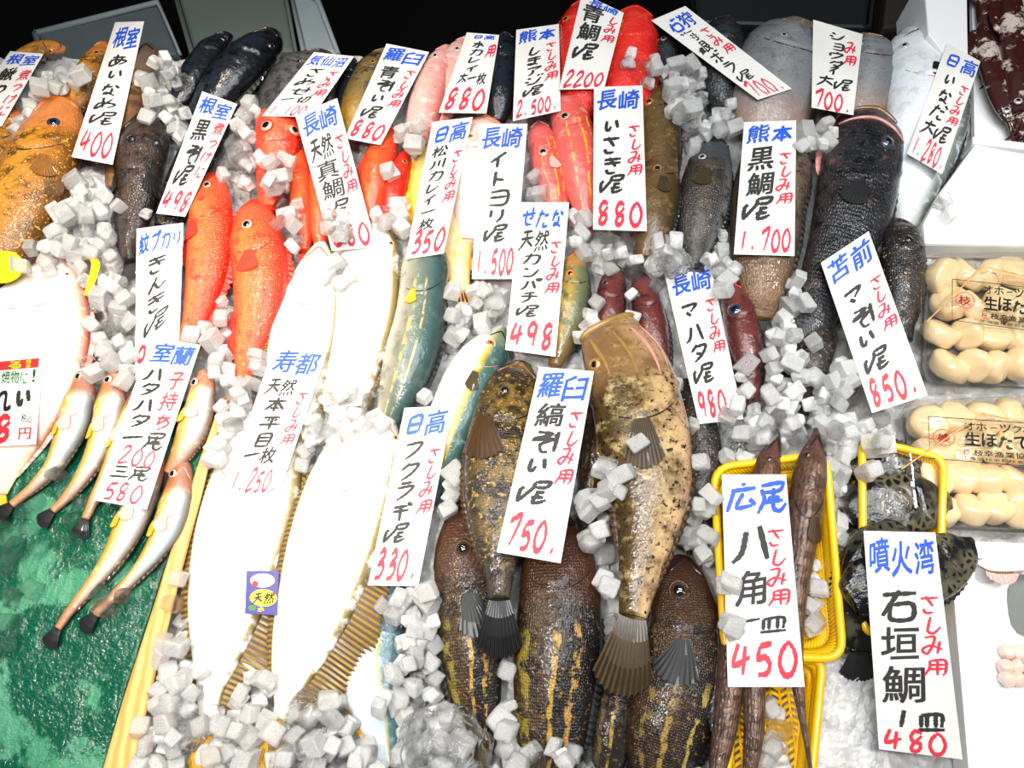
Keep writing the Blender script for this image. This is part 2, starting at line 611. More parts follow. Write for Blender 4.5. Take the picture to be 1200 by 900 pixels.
M['fin_brown'] = finmat('brown fin', (46, 31, 17), (84, 55, 26))
M['fin_dark'] = finmat('dark fin', (14, 15, 18), (38, 39, 38))
M['fin_golden'] = finmat('golden fin', (104, 66, 24), (160, 106, 40))
M['fin_red'] = finmat('red fin', (214, 30, 22), (245, 86, 60))
M['fin_olive'] = finmat('flounder fin', (84, 66, 52), (150, 122, 44), 44)
M['fin_yellow'] = finmat('yellow fin', (214, 150, 24), (240, 190, 60), 12)
M['fin_blackband'] = finmat('barred fin', (16, 14, 14), (236, 160, 74), 5)
M['fin_clear'] = finmat('translucent fin', (44, 36, 22), (84, 68, 40), 11)
M['fin_pink'] = finmat('pink fin', (216, 150, 140), (240, 200, 186), 12)
M['lip_orange'] = plain('orange lip', (226, 116, 52), 0.25, 0.2, 90, 0, 0.6)
M['lip_pink'] = plain('pink flesh', (206, 140, 130), 0.25, 0.2, 60, 0, 0.6)
M['lip_dark'] = plain('dark lip', (40, 28, 26), 0.25, 0.3, 90, 0, 0.6)
M['lip_brown'] = plain('brown lip', (120, 84, 52), 0.25, 0.3, 90, 0, 0.6)
M['lip_gold'] = plain('gold lip', (150, 118, 62), 0.25, 0.25, 60, 0, 0.6)
M['mouth_dark'] = plain('mouth cavity', (62, 46, 26), 0.4, 0.3, 60)

M['f_ainame'] = fishmat('golden brown greenling', [(0, (150, 92, 30)), (.4, (206, 140, 48)), (.7, (178, 112, 36)), (1, (96, 60, 22))],
                        (40, (96, 66, 26), .46, .62), (260, (232, 176, 78), .58, .68), head=(.2, (222, 132, 70), .7), scales=(120, 46, .5), mott2=(90, (230, 150, 60), .58, .7, .7))
M['f_brown'] = fishmat('dull brown', [(0, (96, 66, 40)), (.5, (150, 104, 58)), (1, (84, 58, 36))], (50, (70, 48, 30), .45, .62), head=(.25, (98, 86, 76), .8), scales=(120, 40, .4))
M['f_blackbrown'] = fishmat('black brown rockfish', [(0, (36, 28, 24)), (.5, (70, 54, 44)), (1, (30, 26, 26))], (60, (18, 16, 16), .45, .6), (280, (128, 104, 80), .62, .72), scales=(80, 30, .7))
M['f_black'] = fishmat('smooth black', [(0, (16, 18, 22)), (.4, (30, 36, 46)), (1, (12, 13, 16))], (60, (8, 8, 10), .5, .65), (300, (80, 92, 110), .7, .76), rough=.2)
M['f_kinki'] = fishmat('thornyhead red', [(0, (236, 70, 38)), (.3, (246, 122, 64)), (.6, (244, 100, 52)), (1, (222, 34, 26))],
                       (50, (226, 52, 34), .5, .68), (300, (255, 176, 110), .62, .72), head=(.2, (242, 84, 56), .6), scales=(70, 26, .7))
M['f_kinkihead'] = fishmat('thornyhead red head', [(0, (236, 50, 30)), (.5, (248, 96, 62)), (1, (226, 36, 28))], (60, (250, 130, 96), .5, .7), scales=(50, 20, .6))
M['f_orange'] = fishmat('orange red skin', [(0, (196, 64, 30)), (.4, (232, 100, 50)), (1, (186, 46, 26))], (60, (220, 70, 40), .45, .65), (240, (190, 150, 190), .71, .74), rough=.25)
M['f_redskin'] = fishmat('deep red skin', [(0, (200, 34, 22)), (.5, (226, 52, 34)), (1, (168, 24, 18))], (60, (240, 80, 50), .55, .7), rough=.25)
M['f_grey'] = fishmat('dogfish grey', [(0, (62, 62, 64)), (.5, (92, 90, 90)), (1, (50, 50, 54))], (70, (48, 44, 46), .45, .62), (260, (120, 110, 104), .62, .72), rough=.4)
M['f_aozoi'] = fishmat('brown yellow rockfish', [(0, (92, 78, 44)), (.5, (122, 100, 56)), (1, (64, 54, 34))], (60, (52, 44, 30), .48, .62), tail=(.45, (190, 140, 30), .8), scales=(90, 30, .5))
M['f_pink'] = fishmat('pink dotted', [(0, (238, 190, 178)), (.5, (236, 172, 160)), (.85, (206, 120, 110)), (1, (150, 90, 84))], (50, (244, 206, 196), .5, .68), (210, (200, 84, 84), .66, .72), rough=.28)
M['f_palepink'] = fishmat('pale pink', [(0, (240, 206, 192)), (.5, (244, 214, 200)), (1, (226, 160, 146))], (50, (232, 170, 156), .52, .7), rough=.28)
M['f_red'] = fishmat('scarlet sea bream', [(0, (206, 20, 20)), (.4, (246, 58, 46)), (.7, (240, 46, 38)), (1, (196, 20, 22))], (40, (250, 84, 62), .5, .7), scales=(64, 26, .8), rough=.3)
M['f_itoyori'] = fishmat('threadfin bream', [(0, (226, 110, 104)), (.4, (232, 100, 92)), (1, (204, 66, 64))], (50, (240, 150, 130), .52, .7),
                         stripes=((.62, .035, (238, 180, 40), .2, .98), (.82, .03, (232, 166, 40), .2, .98), (.3, .025, (238, 190, 90), .25, .98)), head=(.2, (226, 112, 112), .6), rough=.25)
M['f_isaki'] = fishmat('olive grunt', [(0, (84, 64, 36)), (.45, (100, 78, 46)), (.8, (70, 54, 33)), (1, (28, 25, 19))], (50, (128, 100, 58), .5, .68), (300, (176, 146, 90), .66, .74), head=(.16, (104, 80, 52), .7), rough=.3)
M['f_bora'] = fishmat('slate mullet', [(0, (26, 30, 32)), (.5, (56, 62, 65)), (1, (18, 21, 24))], (60, (30, 34, 37), .48, .64), scales=(46, 18, 1.0), rough=.25)
M['f_kurodai'] = fishmat('black bream', [(0, (34, 32, 32)), (.4, (84, 76, 64)), (.75, (62, 58, 55)), (1, (120, 122, 122))], (60, (52, 48, 44), .48, .64), head=(.24, (66, 74, 84), .8), scales=(52, 22, 1.0), rough=.27)
M['f_kurodai_bronze'] = fishmat('bronze bream', [(0, (60, 50, 40)), (.4, (122, 98, 70)), (.75, (104, 88, 70)), (1, (70, 62, 54))], (60, (64, 52, 42), .48, .64), tail=(.6, (150, 108, 66), .5), scales=(56, 26, 1.0), rough=.27)
M['f_shoudai'] = fishmat('grey spadefish', [(0, (96, 98, 102)), (.45, (146, 148, 150)), (.8, (112, 116, 120)), (1, (66, 68, 74))], (30, (112, 112, 114), .46, .66), (330, (70, 66, 64), .62, .69), tail=(.5, (172, 140, 116), .7), rough=.38)
M['f_inada'] = fishmat('silver amberjack', [(0, (214, 220, 224)), (.45, (236, 240, 242)), (.7, (196, 204, 208)), (.86, (110, 120, 110)), (1, (52, 60, 54))], (40, (196, 206, 216), .5, .68), tail=(.65, (120, 120, 100), .7), rough=.22)
M['f_grouper'] = fishmat('black rockfish', [(0, (54, 44, 44)), (.3, (36, 37, 41)), (.7, (30, 31, 35)), (1, (16, 16, 18))], (60, (14, 14, 17), .46, .62), (240, (88, 90, 94), .62, .72), scales=(70, 34, .9), mott2=(24, (128, 88, 86), .60, .72, .5))
M['f_speckle'] = fishmat('speckled black rockfish', [(0, (24, 24, 26)), (.5, (52, 44, 40)), (1, (20, 20, 22))], (90, (20, 18, 18), .45, .6), (240, (176, 136, 96), .62, .70), scales=(60, 24, .7))
M['f_kanpachi'] = fishmat('amberjack', [(0, (120, 104, 54)), (.35, (168, 140, 66)), (.6, (110, 116, 84)), (1, (52, 60, 50))], (50, (84, 88, 60), .48, .66), head=(.16, (190, 126, 60), .7), tail=(.5, (120, 84, 44), .7), rough=.18)
M['f_mahata'] = fishmat('maroon grouper', [(0, (66, 30, 28)), (.4, (106, 52, 46)), (.7, (92, 42, 40)), (1, (46, 22, 24))], (60, (60, 30, 30), .48, .66), (300, (156, 96, 84), .64, .74), head=(.18, (112, 58, 56), .6), rough=.2)
M['f_gold'] = fishmat('golden rockfish', [(0, (56, 40, 20)), (.28, (92, 68, 32)), (.50, (124, 96, 54)), (.72, (204, 172, 122)), (.88, (214, 172, 132)), (1, (120, 88, 52))],
                      (30, (66, 54, 26), .40, .68, .95), (150, (34, 25, 16), .54, .68), head=(.24, (150, 112, 74), .55), mott2=(55, (200, 176, 120), .50, .72, .85), rough=.25)
M['f_shima_gold'] = fishmat('banded gold rockfish', [(0, (40, 32, 18)), (.3, (104, 82, 38)), (.7, (112, 88, 40)), (1, (66, 50, 26))], (55, (42, 32, 18), .45, .58), (170, (166, 136, 66), .58, .68), scales=(90, 40, .6), tail=(.7, (30, 28, 24), .8), bands=(4, (38, 30, 18), .5, 1.0))
M['f_shima'] = fishmat('striped rockfish', [(0, (52, 40, 18)), (.3, (66, 48, 24)), (.5, (26, 23, 20)), (.75, (22, 22, 24)), (1, (18, 22, 28))], (55, (22, 18, 14), .46, .60), (190, (120, 88, 42), .58, .68),
                       stripes=((.12, .07, (132, 116, 38), .4, .98), (.46, .045, (176, 138, 56), .38, .99), (.72, .05, (176, 132, 66), .36, .9)), head=(.36, (74, 42, 22), .85), scales=(90, 40, .8), wob=.13)
M['f_shima_dark'] = fishmat('dark striped rockfish', [(0, (48, 34, 18)), (.4, (38, 28, 18)), (.7, (24, 22, 20)), (1, (16, 20, 24))], (55, (20, 17, 13), .45, .60), (200, (112, 80, 40), .60, .70),
                            stripes=((.42, .05, (160, 130, 56), .3, .98), (.15, .06, (104, 84, 38), .3, .98)), head=(.3, (56, 34, 20), .9), scales=(90, 40, .7), wob=.13)
M['f_shima_brown'] = fishmat('brown rockfish', [(0, (52, 36, 18)), (.5, (68, 46, 24)), (.75, (28, 24, 19)), (1, (18, 19, 20))], (55, (30, 22, 14), .45, .60), (190, (124, 88, 44), .58, .70),
                             stripes=((.45, .045, (160, 128, 56), .45, .98), (.78, .035, (170, 150, 76), .5, .98), (.2, .04, (120, 98, 46), .5, .98)), head=(.34, (62, 34, 20), .9), scales=(90, 40, .8), wob=.13)
M['f_hirame'] = fishmat('flounder belly', [(0, (214, 204, 190)), (.1, (236, 232, 226)), (.5, (244, 243, 240)), (.86, (236, 232, 222)), (.92, (150, 132, 80)), (1, (84, 72, 40))], (30, (240, 236, 230), .5, .7), tail=(.86, (238, 220, 190), .5), wob=.02, rough=.3)
M['f_karei'] = fishmat('sole belly', [(0, (246, 240, 226)), (.5, (250, 244, 234)), (.82, (246, 226, 214)), (.93, (226, 170, 152)), (1, (140, 60, 40))], (34, (240, 226, 206), .5, .7), tail=(.66, (238, 196, 150), .8), wob=.02, rough=.32)
M['f_matsukawa'] = fishmat('barfin flounder', [(0, (232, 190, 70)), (.3, (238, 214, 160)), (.7, (240, 208, 150)), (1, (228, 150, 72))], (40, (240, 190, 110), .5, .7), wob=.03, rough=.3)
M['f_buri'] = fishmat('yellowtail green', [(0, (196, 196, 184)), (.25, (150, 146, 126)), (.45, (104, 116, 104)), (.75, (62, 88, 88)), (1, (34, 50, 48))], (36, (84, 96, 90), .5, .68, .6),
                      stripes=((.38, .04, (196, 170, 110), .2, .95), (.60, .025, (206, 172, 120), .2, .95)), rough=.16, wob=.03)
M['f_fukuragi'] = fishmat('young yellowtail', [(0, (232, 234, 234)), (.40, (240, 240, 238)), (.52, (206, 196, 130)), (.60, (168, 146, 44)), (.66, (72, 104, 96)), (1, (30, 52, 58))], (36, (200, 210, 214), .55, .72, .4), head=(.14, (130, 146, 120), .6), rough=.16, wob=.02)
M['f_fukuragi_tail'] = fishmat('young yellowtail blue', [(0, (220, 224, 226)), (.35, (206, 216, 226)), (.54, (190, 200, 196)), (.60, (178, 160, 50)), (.66, (84, 116, 124)), (1, (58, 88, 98))], (40, (170, 190, 210), .5, .7, .6), rough=.18, wob=.02)
M['f_hatahata'] = fishmat('sandfish', [(0, (112, 78, 44)), (.28, (200, 160, 66)), (.55, (226, 218, 196)), (.85, (170, 184, 192)), (1, (104, 98, 92))], (50, (240, 220, 170), .52, .7, .6),
                          head=(.22, (150, 84, 58), .85), tail=(.5, (160, 104, 58), .85), rough=.22, wob=.04)
M['f_hatahata_b'] = fishmat('sandfish pale', [(0, (128, 88, 46)), (.3, (210, 168, 76)), (.62, (230, 218, 190)), (.85, (186, 190, 190)), (1, (128, 100, 84))], (50, (240, 220, 170), .52, .7, .6),
                            head=(.22, (168, 98, 66), .85), tail=(.5, (156, 98, 64), .85), rough=.22, wob=.04)
M['f_hakkaku'] = fishmat('poacher brown', [(0, (58, 40, 34)), (.4, (116, 86, 72)), (.6, (130, 98, 80)), (1, (66, 48, 40))], (60, (70, 50, 36), .46, .62), (200, (60, 30, 26), .62, .7), head=(.12, (88, 56, 48), .8), bands=(14, (80, 58, 46), .3, .9), scales=(44, 9, 1.0), rough=.3)
M['f_ishigaki'] = fishmat('spotted knifejaw', [(0, (14, 14, 16)), (.5, (20, 20, 22)), (1, (12, 12, 14))], cells=(100, (92, 86, 66)), mott=(30, (38, 30, 24), .52, .68), rough=.16)
M['f_ishigaki_dark'] = fishmat('black knifejaw', [(0, (10, 10, 12)), (.5, (16, 16, 18)), (1, (10, 10, 10))], cells=(80, (70, 68, 58)), rough=.16)

# ------------------------------------------------------------------ the setting
M['rubber'] = plain('floor darkened for shade', (10, 10, 11), 0.5)  # unlit darkness behind the counter put into this floor and wall colour
M['steel'] = plain('dull counter', (92, 96, 98), 0.4, 0.05, 30, 0.4)
M['styro'] = plain('styrofoam', (246, 247, 248), 0.6, 0.02, 260, bump=0.1)
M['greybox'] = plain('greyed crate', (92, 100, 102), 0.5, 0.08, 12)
M['shaded_foam'] = plain('shaded foam box', (96, 106, 98), 0.6, 0.06, 8)  # white-ish foam; the shade it stands in is put into this colour
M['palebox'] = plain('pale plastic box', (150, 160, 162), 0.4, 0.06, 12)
M['darkbox'] = plain('dark crate', (22, 26, 28), 0.5, 0.1, 12)  # dark tone paints in the dimness behind the counter
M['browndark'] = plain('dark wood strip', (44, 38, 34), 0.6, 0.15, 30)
M['yellow'] = plain('yellow plastic', (250, 196, 8), 0.35, 0.03, 30, 0, 0.3)
M['lemon'] = plain('lemon plastic', (250, 232, 30), 0.35, 0.03, 30, 0, 0.3)
M['scallop'] = plain('scallop flesh', (251, 214, 166), 0.16, 0.10, 30, 0, 0.7, bump=0.15)
M['scallop'].node_tree.nodes['Principled BSDF'].inputs['Subsurface Weight'].default_value = .4
M['scallop'].node_tree.nodes['Principled BSDF'].inputs['Subsurface Radius'].default_value = (.012, .006, .003)
M['scallop_pale'] = plain('pale seafood', (244, 214, 196), 0.25, 0.07, 60, 0, 0.7)
k = NT('clear plastic')                        # thin film: light goes straight through, with a sheen
tb = k.n('ShaderNodeBsdfTransparent'); gl = k.n('ShaderNodeBsdfGlossy'); gl.inputs['Roughness'].default_value = 0.06
lw = k.n('ShaderNodeLayerWeight'); lw.inputs['Blend'].default_value = 0.25; mx = k.n('ShaderNodeMixShader')
k.l(k.math('MULTIPLY_ADD', lw.outputs['Facing'], 0.35, 0.05), mx.inputs[0]); k.l(tb.outputs[0], mx.inputs[1]); k.l(gl.outputs[0], mx.inputs[2])
k.l(mx.outputs[0], k.t.nodes['Material Output'].inputs['Surface']); k.l(k.bump(k.noise(30, 2).outputs[0], .15, .004), gl.inputs['Normal']); M['plastic'] = k.m
k = NT('squid skin')
n1 = k.noise(26, 5, 0.7); n2 = k.noise(300, 2)
c = k.mix(k.rng(n1.outputs[0], .52, .60), (66, 30, 26), (222, 208, 196))
c = k.mix(k.rng(n2.outputs[0], .6, .7), c, (50, 24, 22)); k.l(c, k.p.inputs['Base Color'])
k.set(Roughness=0.15, Coat_Weight=0.8); M['squid'] = k.m
k = NT('pale wood')
wv = k.n('ShaderNodeTexWave'); wv.inputs['Scale'].default_value = 22; wv.inputs['Distortion'].default_value = 3
wv.inputs['Detail'].default_value = 3; wv.bands_direction = 'X'
k.l(k.obj(), wv.inputs['Vector'])
k.l(k.mix(wv.outputs['Fac'], (232, 184, 112), (206, 148, 78)), k.p.inputs['Base Color']); k.set(Roughness=0.4); M['wood'] = k.m
k = NT('green wet sheet')                      # a green sheet, soaked in shapes of their own
a = k.noise(9, 5, 0.6); b = k.noise(75, 4, 0.6)
wet = k.rng(a.outputs[0], 0.44, 0.50)
c = k.mix(wet, (58, 130, 98), (2, 76, 54))
c = k.mix(k.rng(b.outputs[0], .55, .75, 0, .5), c, (6, 104, 78))
k.l(c, k.p.inputs['Base Color']); k.l(k.rng(wet, 0, 1, 0.5, 0.08), k.p.inputs['Roughness'])
k.l(k.bump(b.outputs[0], 0.9, 0.006), k.p.inputs['Normal']); M['green'] = k.m


def prism(poly, zt, zb, bevel=0.0):
    """upright block whose top outline shows at these pixels"""
    V = [at(x, y, zt) for x, y in poly]; n = len(V)
    a = sum(V[i].x * V[(i + 1) % n].y - V[(i + 1) % n].x * V[i].y for i in range(n))
    if a < 0: V.reverse()
    cen = sum(V, Vector()) / n
    rings = []
    if bevel:
        rings.append([v + (cen - v).normalized() * bevel * 0.9 for v in V])
        rings.append([v + (cen - v).normalized() * bevel * 0.25 - Vector((0, 0, bevel * 0.3)) for v in V])
        rings.append([v - Vector((0, 0, bevel)) for v in V])
    else:
        rings.append(V)
    rings.append([Vector((v.x, v.y, zb)) for v in V])
    VV = [v for r_ in rings for v in r_]; Fc = [tuple(range(n))]
    for q in range(len(rings) - 1):
        for i in range(n):
            Fc.append((q * n + i, (q + 1) * n + i, (q + 1) * n + (i + 1) % n, q * n + (i + 1) % n))
    Fc.append(tuple((len(rings) - 1) * n + n - 1 - i for i in range(n)))
    return VV, Fc, None


yb, yt = at(600, 960, 0).y, at(600, 62, 0).y
obj('floor', box((0, 0.6, -0.72), 5, 4, 0.04), M['rubber'], loc=(0, 0.6, -0.7), smooth=False)['kind'] = 'structure'
o = obj('wall_back', box((0, 1.75, 0.2), 5, 0.05, 1.9), M['rubber'], loc=(0, 1.75, 0), smooth=False); o['kind'] = 'structure'
ctr = thing('display_counter', 'dull metal fish counter carrying the whole bed of ice', 'counter', (0, (yb + yt) / 2, -0.7))
obj('counter_top', box((0, (yb + yt) / 2, -0.07), 2.1, yt - yb + 0.04, 0.04), M['steel'], ctr, smooth=False)
obj('counter_cabinet', box((0, (yb + yt) / 2, -0.395), 2.0, yt - yb - 0.04, 0.61), M['darkbox'], ctr, smooth=False)

V, Fc = [], []
nx, ny = 330, 230
for j in range(ny + 1):
    for i in range(nx + 1):
        x = -1.0 + 2.0 * i / nx; y = yb + (yt - yb) * j / ny
        vd = noise.voronoi(Vector((x * 44, y * 44, 2)))[0]
        z = -0.020 + 0.020 * min(1, (vd[1] - vd[0]) * 1.6) + 0.005 * noise.noise(Vector((x * 70, y * 70, 1)))
        V.append((x, y, min(z, -0.001)))
for j in range(ny):
    for i in range(nx):
        a = j * (nx + 1) + i
        Fc.append((a, a + 1, a + nx + 2, a + nx + 1))
nb = len(V); V += [(-1, yb, -.05), (1, yb, -.05), (1, yt, -.05), (-1, yt, -.05)]
Fc.append(tuple([nb + 1, nb] + list(range(0, nx + 1)))); Fc.append(tuple([nb + 3, nb + 2] + [ny * (nx + 1) + i for i in range(nx, -1, -1)]))
tag(obj('packed_ice', (V, Fc), M['bed_ice']), 'packed grey ice filling the counter beneath all the fish', 'ice', kind='stuff')
solid(V, Fc)

# things behind the counter; the dark ones have its dimness in their colour
def crate(name, label, poly, zt, zb, mat, rim=None):
    m = prism(poly, zt, zb, 0.012)
    cen = sum((Vector(v) for v in m[0]), Vector()) / len(m[0])
    t = thing(name, label, 'box', (cen.x, cen.y, zb))
    obj('box_body', m, M[mat], t, smooth=False)
    n = len(poly)
    P = [at(x, y, zt - 0.02) for x, y in poly]
    pts = P + [P[0]]
    obj('rim', tube([p + (Vector((p.x, p.y, 0)) - Vector((cen.x, cen.y, 0))).normalized() * 0.004 for p in pts], 0.007, 6), M[rim or mat], t)
    return t

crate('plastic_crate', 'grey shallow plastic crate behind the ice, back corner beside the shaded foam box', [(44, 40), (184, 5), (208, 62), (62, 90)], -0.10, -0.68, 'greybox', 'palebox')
crate('foam_box', 'foam box behind the black fish, its shade painted as greenish grey', [(198, -40), (326, -40), (344, 60), (228, 64)], -0.10, -0.68, 'shaded_foam')
crate('plastic_box', 'pale translucent plastic box corner standing beside the shaded foam box', [(340, -20), (371, 0), (394, 62), (358, 62)], -0.10, -0.68, 'palebox')
crate('dark_crate', 'crate coloured dark for the unlit space behind the grey mullet', [(806, -60), (1028, -60), (1016, 32), (818, 26)], -0.14, -0.68, 'darkbox')
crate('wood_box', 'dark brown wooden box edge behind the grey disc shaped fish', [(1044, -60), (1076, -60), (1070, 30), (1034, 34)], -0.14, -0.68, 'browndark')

# ------------------------------------------------------------------ right side: foam slab, squid tray, scallop packs
def flat_thing(name, label, catg, m, mat, group=None, smooth=False, sol=True):
    cen = sum((Vector(v) for v in m[0]), Vector()) / len(m[0]); zb = min(v[2] for v in m[0])
    o = obj(name, m, M[mat], loc=(cen.x, cen.y, zb), smooth=smooth); tag(o, label, catg, group)
    if sol: solid(m[0], m[1])
    return o

flat_thing('foam_slab', 'flat white foam slab lying between the silver fish and the scallop packs', 'foam slab',
           prism([(1143, 168), (1228, 184), (1228, 287), (1084, 285), (1082, 262), (1101, 226)], 0.036, -0.002, 0.006), 'styro')
flat_thing('foam_board', 'upright white foam divider next to the squid tray', 'divider', prism([(1082, -30), (1133, -30), (1135, 74), (1112, 70), (1088, 40)], 0.07, -0.03, 0.004), 'styro')

tr = thing('squid_tray', 'white foam tray holding brown squid beside the upright divider', 'tray', at(1190, 70, 0))
m = prism([(1138, -60), (1290, -60), (1290, 178), (1142, 160)], 0.006, -0.003); obj('tray_floor', m, M['styro'], tr, smooth=False); solid(m[0], m[1])
m = prism([(1140, 160), (1290, 178), (1290, 186), (1140, 168)], 0.035, -0.002, 0.003); obj('tray_wall', m, M['styro'], tr, smooth=False); solid(m[0], m[1])


def squid(label, pts, z0, fins):
    f = Fish('squid', label, pts, 'squid', k=0.6, z0=z0, group=None, gill=0, hmax=0.02, catg='squid')
    for sgn in (-1, 1):
        f.fin(sgn, fins[0], fins[1], 16, 'squid', 'mantle_fin', 6, 0.0, 0.2, 0.2)
    for a in (-26, -13, 0, 13, 26):
        t, n = f.dirs(1.0); b = f.c[-1]
        d = t * math.cos(R(a)) + n * math.sin(R(a))
        pts_ = [b + d * (0.06 * q) + n * (0.006 * math.sin(q * 5 + a)) + Vector((0, 0, -0.006 * q)) for q in np.linspace(0, 1, 9)]
        obj('tentacle', tube(pts_, [0.004 * (1 - 0.7 * q) for q in np.linspace(0, 1, 9)], 7), M['squid'], f.root)
    f.eye(*to_px(f.P(0.93, -0.5)), 5, 'silver')
    return f

squid('white bellied squid at the back of the foam tray, next to the divider', [(1152, -40, 5), (1156, -20, 12), (1160, 20, 15), (1164, 55, 13), (1166, 75, 9)], 0.008, (.05, .4))
squid('red brown squid lying along the middle of the foam tray', [(1150, 30, 5), (1155, 50, 12), (1166, 90, 15), (1178, 125, 13), (1184, 140, 9)], 0.020, (.05, .4))
squid('dark mottled squid cut off by the edge of the photo', [(1182, -20, 6), (1186, 10, 14), (1190, 60, 17), (1194, 110, 15), (1196, 135, 10)], 0.028, (.05, .4))


def rr(poly, rad=0.16, n=5):
    """rounded corner pixel outline"""
    out = []; m = len(poly)
    for i in range(m):
        p = np.array(poly[i], float); a = np.array(poly[i - 1], float); b = np.array(poly[(i + 1) % m], float)
        r_ = min(np.linalg.norm(a - p), np.linalg.norm(b - p)) * rad
        pa = p + (a - p) / np.linalg.norm(a - p) * r_; pb = p + (b - p) / np.linalg.norm(b - p) * r_
        for t in np.linspace(0, 1, n): out.append(tuple((1 - t) ** 2 * pa + 2 * t * (1 - t) * p + t * t * pb))
    return out


def shrink(poly, s):
    c = np.mean(np.array(poly), axis=0)
    return [tuple(c + (np.array(p) - c) * s) for p in poly]


# ------------------------------------------------------------------ writing
ST = {  # brush strokes on a 0-9 grid (x then y), strokes parted by ';'
 '0': '51 23 16 39 69 86 73 51', '1': '52 49', '2': '13 31 61 73 55 19 89', '3': '22 51 73 54 35 65 87 69 29', '4': '31 16 85; 62 59', '5': '32 25 55 77 69 29; 32 82',
 '6': '61 24 17 49 77 55 27', '7': '12 81 49', '8': '72 41 23 35 66 68 49 28 36 73', '9': '72 41 23 35 65 72 69', ',': '48 39', '.': '48 59',
 'さ': '12 82;31 66;27 39 69', 'し': '41 36 38 59 86', 'み': '11 51 29 07 35 87;73 69', '用': '22 25 09;22 82 88 79;24 84;26 86;52 59',
 'Z': '13 04 09;41 91 83 43;41 43 26 09;55 85;47 87;65 59 79 98', '尾': '11 81 73 13;12 25 09;35 75;26 86;52 58 79 97', 'い': '22 26 37 45;62 76', 'な': '13 53;31 16;62 84;54 57 28 37 79',
 'あ': '13 73;31 36 48;63 47 19 15 65 86 58', 'め': '21 38;62 27 09 15 65 86 58', 'き': '12 82;14 84;31 66;27 39 69', 'ん': '42 19 35 58 86',
 'ぞ': '21 72 14 84 46 59 79;82 93;91 99', 'ま': '12 82;14 84;51 58 28 27 79', 'ア': '12 82 54;44 47 29', 'ジ': '12 33;05 26;18 58 83;60 71;80 91', 'イ': '71 16;44 49',
 'ト': '31 39;35 76', 'ヨ': '12 82 89 19;15 85', 'リ': '22 26;72 76 59', 'カ': '13 83 79 59;41 35 19', 'レ': '21 28 84', 'フ': '12 82 66 29', 'ク': '41 14;32 82 66 29',
 'ラ': '21 71;13 83 66 29', 'ギ': '12 72;14 84;41 59;70 82;81 92', 'マ': '12 82 55;35 57', 'ハ': '32 27 09;61 89', 'タ': '41 14;32 82 66 29;35 66', 'ン': '12 33;18 58 83',
 'パ': '32 27 09;52 78;80 91 82 71 80', 'チ': '71 22;14 94;52 56 29', 'ボ': '13 83;51 59 48;36 18;66 87;70 81;80 91', 'シ': '12 33;05 26;18 58 83', 'ョ': '33 83 89 39;36 86',
 'ウ': '51 53;13 16;13 83 66 29', 'ダ': '41 14;32 82 66 29;35 66;70 81;81 92', 'せ': '04 94;71 76 56;32 38 79', 'た': '13 53;31 09;54 84;57 59 89', 'だ': '13 53;31 09;54 84;57 59 89;70 81;81 92',
 'プ': '12 72 66 29;80 91 82 71 80', 'つ': '14 63 85 76 49', 'け': '21 17 28;43 93;71 75 59', 'に': '21 17 28;53 83;46 49 89', 'の': '52 28 15 34 73 86 59', 'ち': '13 83;41 26 64 86 58 39',
 'ー': '25 84', '一': '05 94', '三': '12 72;25 75;08 98', '大': '13 93;51 45 09;55 98', '天': '21 81;14 94;51 45 09;55 98', '本': '13 93;51 59;53 18;53 98;37 77', '日': '22 28;22 72 78;25 75;28 78',
 '石': '12 92;51 18;35 85 89 39 35', '広': '51 52;13 93;23 09;54 38 88;76 98', '皿': '13 18;13 83 88;33 38;63 68;09 99', '平': '12 82;33 44;73 64;06 96;52 59', '目': '22 29;22 72 79;24 74;26 76;29 79',
 '水': '51 59 38;14 44 18;85 54 98', '子': '21 71 54;14 94;54 58 39', '切': '14 53;31 38 56;52 92 88 69;72 59', '人': '51 45 09;46 99', '太': '13 93;51 45 09;55 98;57 68', '川': '22 26 09;52 57;81 89',
}
_gc = {}


